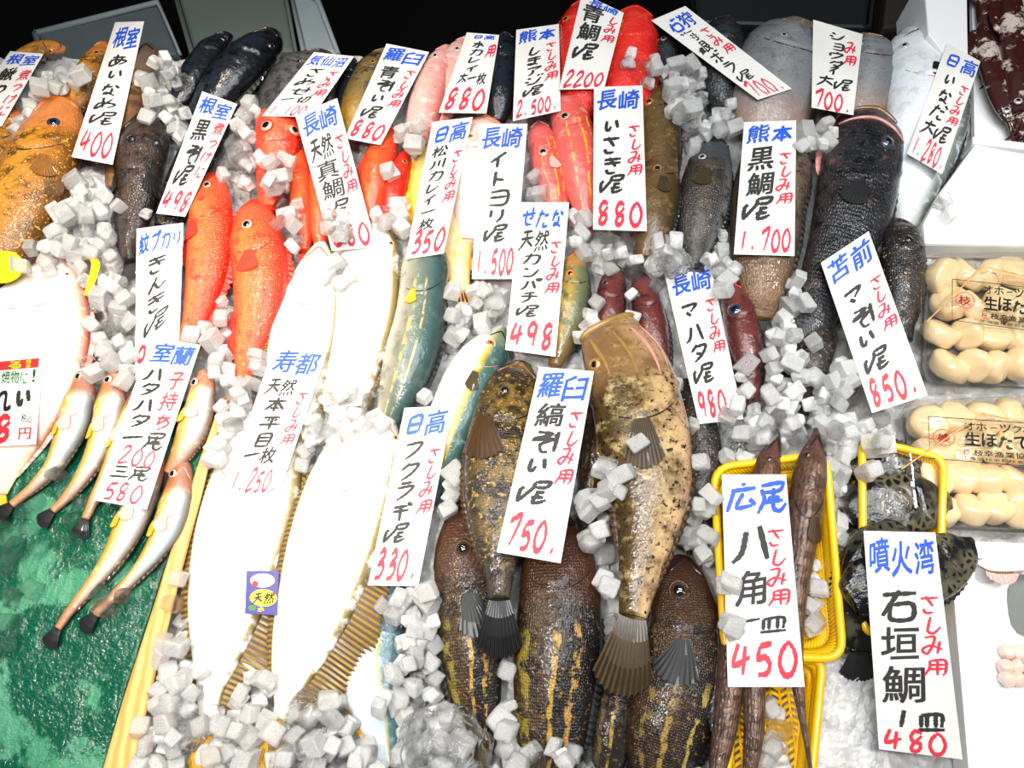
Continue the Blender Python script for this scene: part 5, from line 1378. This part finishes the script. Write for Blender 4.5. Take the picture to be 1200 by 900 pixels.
price_tag('price tag lying on the orange and white flounder above the green yellowtail', [(507, 143), (554, 137), (520, 297), (475, 304)], std('日高', '松川カレイ一枚', '350', bw=.42, bt=(.18, .80), extra=()))
price_tag('price tag with red 1,500 covering the pale pink bream', [(562, 145), (618, 145), (603, 327), (553, 327)], std('長崎', 'イトヨリZ', '1,500', None, bw=.5, bs=.48, bt=(.17, .76)))
price_tag('price tag between the yellow striped bream and the olive brown grunts', [(696, 102), (753, 100), (758, 271), (695, 269)], std('長崎', 'いさきZ', '880', bw=.46, bt=(.20, .74), side_t=(.26, .62)))
price_tag('price tag with red 1,700 lying on the bronze scaled bream', [(872, 143), (933, 141), (931, 300), (860, 298)], std('熊本', '黒鯛Z', '1,700', bw=.5, bt=(.19, .74)))
price_tag('price tag in thin strokes beside the orange red thornyhead with bent tail', [(160, 268), (215, 261), (210, 400), (158, 446)], [('紋プカリ', .06, .98, .03, .18, 'h', .15, B_), ('きんきZ', .2, .72, .20, .76, 'v', .12, K_), ('9', .0, .3, .78, .98, 'h', .16, R_)], curl=.006)
price_tag('price tag with two red prices lying over the sandfish', [(178, 395), (235, 404), (172, 597), (110, 586)], [('室蘭', .10, .95, .015, .14, 'h', .15, B_), ('ハタハタ', .10, .52, .16, .54, 'v', .15, K_), ('子持ち', .58, .92, .17, .54, 'v', .12, R_), ('一尾', .1, .92, .54, .66, 'h', .13, K_), ('200', .18, .86, .64, .76, 'h', .13, R_), ('三尾', .1, .86, .75, .85, 'h', .13, K_), ('580', .1, .86, .85, .98, 'h', .13, R_)])
price_tag('price tag with faint red 1,250 merging with the white flounder', [(322, 402), (384, 410), (326, 582), (262, 580)], [('寿都', .1, .95, .03, .19, 'h', .13, B_), ('天然', .1, .66, .21, .33, 'h', .12, K_), ('本平目', .18, .60, .33, .68, 'v', .13, K_), ('一枚', .12, .70, .67, .79, 'h', .14, K_), ('さしみ用', .70, .96, .28, .66, 'v', .12, R_), ('1,250.', .06, .92, .80, .97, 'h', .15, R_)])
price_tag('price tag covering most of the small golden amberjack, red 498', [(610, 237), (667, 237), (651, 418), (592, 410)], std('せたな', 'カンパチZ', '498', bw=.42, bt=(.33, .76), side_t=(.24, .60), extra=[('天然', .06, .66, .18, .33, 'h', .13, K_)]))
price_tag('price tag lying among the maroon groupers, its top under clear ice', [(778, 318), (833, 310), (871, 491), (819, 497)], std('長崎', 'マハタZ', '980.', bw=.46, bt=(.21, .74), side_t=(.2, .56)))
price_tag('tilted price tag between the large black rockfish and the upper scallop pack', [(962, 308), (1018, 271), (1087, 463), (1022, 484)], std('苫前', 'マぞいZ', '850.', bw=.46, bt=(.22, .76), side_t=(.24, .56)))
price_tag('price tag with red 330 between the striped finned flounder and the banded rockfish', [(474, 478), (531, 475), (490, 687), (431, 686)], std('日高', 'フクラギZ', '330.', bw=.44, bt=(.18, .76), side_t=(.22, .60)))
price_tag('price tag with red 750 lying on the gold banded rockfish', [(632, 430), (696, 435), (657, 660), (582, 647)], std('羅臼', '縞ぞいZ', '750.', bw=.5, bt=(.18, .72), side_t=(.2, .60)))
price_tag('large price tag with red 450 lying on the brown poachers in the basket', [(846, 556), (921, 556), (943, 805), (853, 805)], [('広尾', .04, 1.0, .02, .18, 'h', .14, B_), ('ハ', .08, .72, .22, .42, 'v', .14, K_), ('角', .14, .62, .44, .62, 'v', .13, K_), ('一皿', .08, .86, .64, .74, 'h', .14, K_), ('さしみ用', .60, .94, .24, .62, 'v', .12, R_), ('450', .03, .97, .76, .95, 'h', .17, R_)], curl=.004)
price_tag('long greyish price tag with red 480 leaning on the spotted black fish', [(1012, 622), (1096, 624), (1128, 890), (1030, 878)], [('噴火湾', .05, .95, .03, .20, 'h', .14, B_), ('石', .10, .66, .24, .40, 'v', .13, K_), ('垣', .12, .66, .42, .58, 'v', .12, K_), ('鯛', .10, .68, .60, .78, 'v', .12, K_), ('1皿', .14, .86, .78, .89, 'h', .16, K_), ('さしみ用', .64, .97, .27, .64, 'v', .12, R_), ('480', .06, .86, .88, .995, 'h', .17, R_)], curl=.004)
# diagonal tag: written along its length, characters upright to the tag's short side
qd = [np.array(p, float) for p in [(763, 24), (803, 7), (928, 104), (888, 117)]]
shD = Sheet([(763, 24), (803, 7), (928, 104), (888, 117)], 0.0)
zz = [c for c in (TD,)][0]
vz = [TD.matrix_basis @ v.co for v in TD.data.vertices]
def PD(a, t):
    p = (qd[0] * (1 - a) + qd[1] * a) * (1 - t) + (qd[3] * (1 - a) + qd[2] * a) * t
    lo_, hi_ = 0.0, .2
    w = at(p[0], p[1], .08)
    for _ in range(3):
        w = at(p[0], p[1], top_z(w.x, w.y))
    return w + Vector((0, 0, .0006))
for ink, m in write(PD, [('石狩', .1, .9, .04, .19, 'h', .14, B_), ('海銀ボラ', .12, .52, .20, .70, 'v', .13, K_), ('Z', .16, .62, .70, .80, 'v', .13, K_), ('さみ用', .60, .94, .22, .52, 'v', .12, R_), ('700.', .05, .95, .80, .98, 'h', .16, R_)]).items():
    obj(inkname(ink), m, M[ink.split('#')[0]], TD, smooth=False)

# printed card at the left edge
t, sh = price_tag('printed white price card with red banner and red 8円 at the left edge', [(-70, 428), (51, 417), (42, 521), (-78, 526)],
                  [('焼物に!', .60, .97, .13, .29, 'h', .13, 'print_green', 0), ('れい', .52, .94, .30, .62, 'h', .2, 'print_black', 0), ('98', .36, .78, .62, .96, 'h', .22, 'print_red', .05), ('円', .82, .95, .80, .94, 'h', .14, 'print_red', 0)], 0, 'paper', 'price_card')
m = [sh.P(a, b, .0004) for a, b in ((.0, .02), (.96, .02), (.96, .125), (.0, .125))]
bn = obj('red_banner', (m, [(0, 3, 2, 1)], None), M['print_red'], t, smooth=False)
for ink, m in write(lambda a, b: sh.P(a, b, .0007), [('る!', .66, .92, .03, .118, 'h', .2, 'print_yellow', 0)]).items(): obj(inkname(ink), m, M[ink.split('#')[0]], bn, smooth=False)
for ink, m in write(lambda a, b: sh.P(a, b, .0005), [('税込', .83, .94, .64, .75, 'h', .1, 'print_black', 0)]).items(): obj('tax_print', m, M[ink.split('#')[0]], t, smooth=False)

# plain navy sticker with yellow and white marks on the flounder
sh = Sheet([(289, 669), (327, 669), (325, 721), (287, 719)], 0, .0008)
q = [sh.P(a, b) for a, b in ((0, 0), (1, 0), (1, 1), (0, 1))]; q += [p - Vector((0, 0, .0003)) for p in q]
st = obj('sticker', (q, [(0, 3, 2, 1), (4, 5, 6, 7), (0, 1, 5, 4), (1, 2, 6, 5), (2, 3, 7, 6), (3, 0, 4, 7)], None), M['print_navy'], loc=tuple(q[0]), smooth=False)
tag(st, 'small square navy sticker with yellow lettering on the white flounder', 'sticker')
def disc(cx, cy, rx, ry, ink, nm, lift=.0004):
    V = [sh.P(cx + rx * math.cos(a), cy + ry * math.sin(a), lift) for a in np.linspace(0, 2 * math.pi, 20, endpoint=False)]
    obj(nm, (V, [tuple(range(19, -1, -1))], None), M[ink], st, smooth=False)
disc(.5, .22, .38, .16, 'print_white', 'white_patch'); disc(.28, .30, .10, .07, 'print_red', 'red_patch', .0007); disc(.22, .86, .12, .07, 'print_green', 'green_patch')
disc(.55, .62, .42, .2, 'print_yellow', 'yellow_patch')
for ink, m in write(lambda a, b: sh.P(a, b, .0009), [('天然', .2, .9, .48, .76, 'h', .14, 'print_black', .2)]).items(): obj(inkname(ink), m, M[ink.split('#')[0]], st, smooth=False)
for ink, m in write(lambda a, b: sh.P(a, b, .0009), [('水', .35, .6, .8, .95, 'h', .14, 'print_yellow', .2)]).items(): obj(inkname(ink), m, M[ink.split('#')[0]], st, smooth=False)

# yellow markers beside the sole
sh2 = Sheet([(-18, 294), (30, 294), (26, 332), (-22, 332)], 0, .001)
pts = [(.5 + .5 * math.cos(a), .5 + .5 * math.sin(a)) for a in np.linspace(0, 2 * math.pi, 28, endpoint=False)]
V = [sh2.P(a, b, .0015) for a, b in pts] + [sh2.P(a, b) for a, b in pts]
Fc = [tuple(range(27, -1, -1)), tuple(range(28, 56))] + [(i, (i + 1) % 28, 28 + (i + 1) % 28, 28 + i) for i in range(28)]
o = flat_thing('plastic_marker', 'round lemon yellow plastic marker in the crushed ice at the left edge', 'marker', (V, Fc, None), 'lemon')
for q_ in ((.62, .35), (.78, .40)):
    m = [sh2.P(a, b, .0019) for a, b in ((q_[0], q_[1] - .2), (q_[0] + .08, q_[1] - .2), (q_[0] + .12, q_[1] + .25), (q_[0] + .04, q_[1] + .25))]
    obj('grey_print', (m, [(0, 3, 2, 1)], None), M['palebox'], o, smooth=False)
V, Fc = [], []
pp = cat([(98, 304, 3), (106, 301, 4), (112, 308, 5), (109, 324, 4.5), (102, 346, 4)], 16)
for x, y, w in pp:
    for dx, z in ((-1, .036), (1, .036), (1, .030), (-1, .030)): V.append(at(x + dx * w, y, z))
for i in range(len(pp) - 1):
    for q in range(4): Fc.append((i * 4 + q, (i + 1) * 4 + q, (i + 1) * 4 + (q + 1) % 4, i * 4 + (q + 1) % 4))
Fc += [(0, 1, 2, 3), tuple((len(pp) - 1) * 4 + q for q in (3, 2, 1, 0))]
flat_thing('plastic_clip', 'bent yellow plastic clip standing by the edge of the sole', 'clip', (V, Fc, None), 'lemon')

# ------------------------------------------------------------------ ice
def mound(label, poly, h, seed, amp, mat, sc=60):
    """heap of crushed ice: high in the middle of its outline, ragged on top"""
    P = [at(x, y, .01) for x, y in poly]; n = len(P)
    x0, x1 = min(p.x for p in P), max(p.x for p in P); y0, y1 = min(p.y for p in P), max(p.y for p in P)
    st_ = .004; nx, ny = int((x1 - x0) / st_) + 1, int((y1 - y0) / st_) + 1; V, Fc, ok = [], [], []
    for j in range(ny + 1):
        for i in range(nx + 1):
            x, y = x0 + i * st_, y0 + j * st_; c_ = False; d = 1e9
            for q in range(n):
                a, b = P[q], P[q - 1]
                if (a.y > y) != (b.y > y) and x < (b.x - a.x) * (y - a.y) / (b.y - a.y) + a.x: c_ = not c_
                ab = Vector((b.x - a.x, b.y - a.y)); t = max(0, min(1, ((x - a.x) * ab.x + (y - a.y) * ab.y) / max(ab.length_squared, 1e-9)))
                d = min(d, math.hypot(x - a.x - ab.x * t, y - a.y - ab.y * t))
            z = h * (1 - math.exp(-d / .03)) if c_ else -.012
            vv = noise.voronoi(Vector((x * sc, y * sc, seed)))[0]
            if c_: z += amp * (vv[1] - vv[0] - .3) + amp * .4 * noise.noise(Vector((x * 160, y * 160, seed)))
            V.append(Vector((x, y, z)))
    for j in range(ny):
        for i in range(nx):
            a = j * (nx + 1) + i; Fc.append((a, a + 1, a + nx + 2, a + nx + 1))
    o = obj('crushed_ice', (V, Fc), M[mat], loc=tuple(V[len(V) // 2]), smooth=False); tag(o, label, 'ice', kind='stuff'); solid(V, Fc)

mound('white crushed ice heaped between the golden greenling and the sole', [(40, 290), (88, 185), (135, 200), (136, 300), (120, 330), (100, 300), (60, 296)], .038, 1, .012, 'white_ice')
mound('grey crushed ice between the yellow basket and the 480 tag', [(950, 778), (1000, 762), (1030, 772), (1048, 940), (945, 940)], .016, 2, .012, 'white_ice', 45)
mound('flaky pinkish crushed ice between the pink fish and the 350 tag', [(470, 180), (488, 130), (520, 120), (520, 150), (500, 175), (490, 210)], .030, 3, .012, 'white_ice', 70)
mound('crushed ice beside the foam slab and the silver amberjack', [(1066, 292), (1095, 215), (1102, 226), (1082, 262), (1084, 300)], .028, 4, .010, 'white_ice', 80)
rebuild()

# ice cubes: a few shapes, dropped one by one onto whatever lies below
cubes = []
for vtx in range(14):
    bm = bmesh.new(); bmesh.ops.create_cube(bm, size=1)
    rr_ = random.Random(vtx)
    for v in bm.verts: v.co += Vector([rr_.uniform(-.13, .13) for _ in range(3)])
    bmesh.ops.scale(bm, vec=(rr_.uniform(.8, 1.1), rr_.uniform(.75, 1.1), rr_.uniform(.7, 1.0)), verts=bm.verts)
    bmesh.ops.bevel(bm, geom=bm.edges[:] + bm.verts[:], offset=rr_.uniform(.10, .26), segments=3, affect='EDGES', profile=.6)
    me = bpy.data.meshes.new('ice_cube'); bm.to_mesh(me); bm.free(); me.materials.append(M['ice'])
    me.polygons.foreach_set('use_smooth', [vtx % 3 == 0] * len(me.polygons))
    cubes.append(me)
for vtx in range(14):
    me = cubes[vtx].copy(); me.materials.clear(); me.materials.append(M['clear_ice']); me.name = 'ice_cube'; cubes.append(me)
X0, Y0, ST_ = -.86, -.12, .003
NXg, NYg = int(1.72 / ST_), int(1.1 / ST_)
HM = np.full((NYg, NXg), -9.0, np.float32)
for j in range(NYg):
    for i in range(NXg): HM[j, i] = top_z(X0 + i * ST_, Y0 + j * ST_)
yy_, xx_ = np.mgrid[-4:5, -4:5]; foot = (xx_**2 + yy_**2 <= 9)
PL = []                                       # (mesh, matrix)


def inpoly(x, y, poly):
    c_ = False
    for q in range(len(poly)):
        (ax, ay), (bx, by) = poly[q], poly[q - 1]
        if (ay > y) != (by > y) and x < (bx - ax) * (y - ay) / (by - ay) + ax: c_ = not c_
    return c_


def tree(lst):
    V, Fc = [], []
    for v, f_ in lst:
        b = len(V); V += [Vector(q) for q in v]; Fc += [tuple(q + b for q in x) for x in f_]
    return BVHTree.FromPolygons(V, Fc)


FT = tree(FISHES + FINS)
FM = np.zeros((NYg, NXg), bool)               # where a fish or a fin lies
for j in range(NYg):
    for i in range(NXg): FM[j, i] = FT.ray_cast(Vector((X0 + i * ST_, Y0 + j * ST_, 1)), Vector((0, 0, -1)))[0] is not None


def over_tag(x, y, z):
    px, py = to_px((x, y, z))
    return any(inpoly(px + dx, py + dy, q) for q in TAGQ for dx, dy in ((0, 0), (9, 0), (-9, 0), (0, 9), (0, -9)))


def drop(x, y, limit, size=None, sink=.004, free=False):
    i, j = int((x - X0) / ST_), int((y - Y0) / ST_)
    if not (5 < i < NXg - 6 and 5 < j < NYg - 6): return False
    sub = HM[j - 4:j + 5, i - 4:i + 5]; h = float(sub[foot].max())
    if h < -.04 or h > limit: return False
    if not free and FM[j - 1:j + 2, i - 1:i + 2].sum() > 5: return False
    if limit < .1 and over_tag(x, y, h + .012): return False
    s = size or rnd.uniform(.017, .025)
    z = h + s * .5 - sink - rnd.uniform(0, .003)
    from mathutils import Euler
    e = Euler((rnd.uniform(-.6, .6) + rnd.choice((0, 1.57)), rnd.uniform(-.6, .6), rnd.uniform(0, 6.28)))
    PL.append((rnd.randrange(14) + (14 if size or rnd.random() < .15 else 0), Matrix.Translation((x, y, z)) @ e.to_matrix().to_4x4() @ Matrix.Diagonal((s, s, s, 1))))
    HM[j - 4:j + 5, i - 4:i + 5] = np.where(foot, np.maximum(sub, z + s * .34), sub)
    return True


NOICE = [[(-100, 520), (266, 466), (258, 521), (236, 600), (215, 680), (200, 740), (181, 815), (163, 900), (140, 980), (-100, 980)], [(1076, 160), (1300, 160), (1300, 1000), (1000, 1000), (960, 780), (1068, 600), (1050, 470), (1076, 452)],
         [(930, 760), (1060, 760), (1060, 1000), (930, 1000)], [(1080, -60), (1300, -60), (1300, 300), (1135, 170)]]
for n_ in range(26000):
    px, py = rnd.uniform(-40, 1130), rnd.uniform(50, 950)
    if any(inpoly(px, py, q) for q in NOICE): continue
    p = at(px, py, .012)
    drop(p.x, p.y, .020 if n_ < 9000 else .027 if n_ < 14000 else .034)
# cubes lying on fish, tags and tails: (x, y, spread, how many, limit)
for px, py, sp, n_, lim in [(90, 80, 30, 34, .07), (30, 90, 22, 14, .06), (60, 110, 18, 10, .06), (165, 100, 12, 12, .06), (212, 85, 20, 20, .08), (190, 130, 16, 14, .06), (255, 70, 8, 4, .09), (285, 160, 14, 18, .06), (282, 190, 16, 20, .06), (330, 215, 16, 14, .07), (338, 265, 10, 12, .05),
                            (345, 250, 8, 6, .05), (100, 250, 25, 26, .06), (80, 290, 25, 18, .05), (30, 300, 22, 12, .05), (490, 170, 14, 12, .06), (455, 205, 5, 2, .06), (400, 325, 10, 9, .05), (402, 292, 10, 10, .12), (440, 262, 14, 12, .07), (760, 100, 10, 6, .07), (790, 105, 20, 26, .08), (800, 140, 16, 20, .06), (840, 150, 10, 6, .05),
                            (730, 300, 20, 16, .05), (775, 310, 16, 12, .06), (735, 95, 6, 5, .09), (715, 90, 6, 4, .09), (930, 180, 12, 10, .06), (960, 170, 12, 8, .07), (920, 420, 30, 36, .05), (950, 470, 26, 28, .05), (940, 350, 14, 12, .05), (905, 490, 16, 14, .05), (985, 450, 12, 8, .05), (960, 520, 10, 6, .07),
                            (400, 470, 14, 12, .06), (420, 500, 12, 10, .05), (385, 520, 14, 14, .04), (470, 500, 10, 8, .05), (555, 580, 14, 10, .05), (540, 560, 12, 8, .06), (735, 548, 7, 3, .11), (708, 572, 14, 8, .11), (690, 600, 10, 8, .08), (697, 640, 10, 10, .07), (710, 690, 6, 5, .08), (812, 500, 8, 5, .07), (800, 570, 12, 8, .09), (815, 600, 10, 9, .08), (815, 640, 8, 8, .07), (836, 485, 6, 3, .09), (850, 488, 6, 3, .12),
                            (470, 720, 14, 12, .05), (490, 760, 12, 12, .05), (478, 795, 12, 10, .06), (500, 740, 10, 10, .06), (460, 820, 8, 4, .09), (475, 700, 12, 8, .06), (500, 700, 8, 6, .06), (590, 870, 14, 10, .06), (610, 885, 12, 8, .06), (660, 885, 12, 6, .09), (350, 870, 26, 26, .05), (390, 850, 20, 20, .05), (220, 820, 16, 16, .05), (205, 850, 14, 12, .05), (240, 850, 12, 8, .05), (250, 880, 14, 10, .05), (290, 800, 10, 6, .04),
                            (700, 505, 6, 2, .09), (715, 590, 10, 5, .11), (1010, 530, 10, 5, .07), (1005, 560, 8, 4, .07), (985, 520, 12, 8, .06), (890, 520, 6, 3, .07), (230, 800, 12, 8, .05), (285, 465, 12, 10, .05), (270, 500, 12, 10, .05), (265, 540, 10, 8, .04), (838, 692, 5, 2, .12), (843, 738, 4, 2, .12), (1100, 250, 12, 6, .05)]:
    for _ in range(n_):
        p = at(px + rnd.gauss(0, sp * .6), py + rnd.gauss(0, sp * .6), .03)
        drop(p.x, p.y, lim, free=True)
# a few worn lumps on the wet sheet
for px, py in [(75, 520), (60, 600), (45, 640), (40, 690), (75, 560), (100, 590), (85, 612), (92, 630), (15, 700), (8, 730), (10, 755), (125, 700), (130, 715), (55, 570), (45, 590), (150, 700), (35, 620), (20, 640), (5, 610), (70, 575), (5, 660), (28, 600), (14, 628)]:
    p = at(px, py, .01); drop(p.x, p.y, .03, rnd.uniform(.017, .024))
objs = []
for k_, mx in PL:
    o = bpy.data.objects.new('ice_cube', cubes[k_]); C.objects.link(o); o.matrix_world = mx; objs.append(o)

# larger clear lumps
def lump(label, px, py, rpx, z, seed, flat=.6):
    c = at(px, py, z); r = rpx * mpp(px, py, z)
    bm = bmesh.new(); bmesh.ops.create_icosphere(bm, subdivisions=4, radius=1)
    for v in bm.verts:
        n_ = v.co.normalized(); d = 1 + .30 * noise.noise(n_ * 2.2 + Vector((seed, 0, 0))) + .16 * abs(noise.noise(n_ * 6 + Vector((0, seed, 0)))) + .05 * noise.noise(n_ * 15)
        v.co = Vector((n_.x * d * r, n_.y * d * r, n_.z * d * r * flat))
    me = bpy.data.meshes.new('ice_lump'); bm.to_mesh(me); bm.free(); me.materials.append(M['clear_ice'])
    o = bpy.data.objects.new('ice_lump', me); C.objects.link(o); o.location = c
    tag(o, label, 'ice'); return o
def tz(px, py):
    w = at(px, py, .05)
    for _ in range(3): w = at(px, py, top_z(w.x, w.y))
    return w.z
lump('large clear ice lump at the bottom edge below the striped rockfish', 517, 884, 52, .055, 3, .45)
lump('clear ice lump beside the tail of the striped finned flounder', 364, 836, 26, .04, 5)
lump('glassy wide ice lump at the bottom edge between flounder tail and yellowtail', 350, 882, 36, .035, 6, .5)
lump('clear ice lump lying over the shoulder of the 980 tag', 790, 306, 20, .06, 8, .5)
lump('clear ice lump between the isaki 880 tag and maroon groupers', 712, 290, 18, .045, 9, .6)
lump('clear ice lump on the white flounder tail near the wooden rail', 222, 858, 20, .04, 11, .6)
lump('clear ice lump on the scarlet bream', 752, 84, 15, tz(752, 84) + .004, 12, .4)

# what shows of each cube; the 300 that show most stay single, the others become one mass
bpy.context.view_layer.update()
dg = bpy.context.evaluated_depsgraph_get()
cnt = {}
origin = Vector((0, 0, CAM_H)); stepx = 3
for y in range(0, 900, stepx):
    for x in range(0, 1200, stepx):
        h = S.ray_cast(dg, origin, ray(x + .5, y + .5).normalized())
        if h[0] and h[4].name.startswith('ice_cube'): cnt[h[4].name] = cnt.get(h[4].name, 0) + 1
order = sorted(objs, key=lambda o: -cnt.get(o.name, 0))
keep, rest = order[:300], order[300:]
# a cube is told by where it lies
zones = [('left of the wooden rail or on the green sheet', lambda x, y: x < 250 and y > 500 and x < np.interp(y, edge[:, 0], edge[:, 1])),
         ('around the golden greenlings at the back left', lambda x, y: x < 155 and y < 260), ('between the sole and the thornyheads', lambda x, y: x < 240 and y < 480),
         ('among the black fish behind the thornyheads', lambda x, y: x < 290 and y < 130), ('packed around the red thornyheads', lambda x, y: x < 345 and y < 480), ('between the wooden rail and the white flounder', lambda x, y: x < 300),
         ('among the white flounders', lambda x, y: x < 440 and y < 600), ('around the pink and red fish at the back', lambda x, y: x < 700 and y < 300), ('at the bottom edge around flounder tails', lambda x, y: x < 420),
         ('beside the silver blue yellowtail below the 330 tag', lambda x, y: x < 515 and y > 600), ('near the heads of the green yellowtails', lambda x, y: x < 620 and y < 480), ('between the 330 tag and the banded rockfish', lambda x, y: x < 620),
         ('between the scarlet bream and the black bream', lambda x, y: x < 880 and y < 260), ('above the maroon groupers', lambda x, y: x < 860 and y < 400), ('lying on or beside the pale golden rockfish', lambda x, y: x < 860), ('below the bronze bream and above the yellow baskets', lambda x, y: True)]
for o in keep:
    px, py = to_px(o.location)
    for z_, fn in zones:
        if fn(px, py): break
    tag(o, 'cloudy ice cube ' + z_, 'ice cube', 'ice cubes ' + z_)
V, Fc, MI = [], [], []
for o in rest:
    b = len(V); mw = o.matrix_world.copy()
    if cnt.get(o.name, 0) == 0 and to_px(o.location)[1] > 980: continue
    V += [mw @ v.co for v in o.data.vertices]; Fc += [tuple(b + q for q in p.vertices) for p in o.data.polygons]
    MI += [1 if o.data.materials[0] == M['clear_ice'] else 0] * len(o.data.polygons)
for o in rest: bpy.data.objects.remove(o)
o = obj('loose_ice', (V, Fc), M['ice'], smooth=False); o.data.materials.append(M['clear_ice']); o.data.polygons.foreach_set('material_index', MI); tag(o, 'mass of smaller half hidden ice cubes filling gaps between the fish', 'ice', kind='stuff')
print('cubes', len(PL), 'seen', len(cnt))
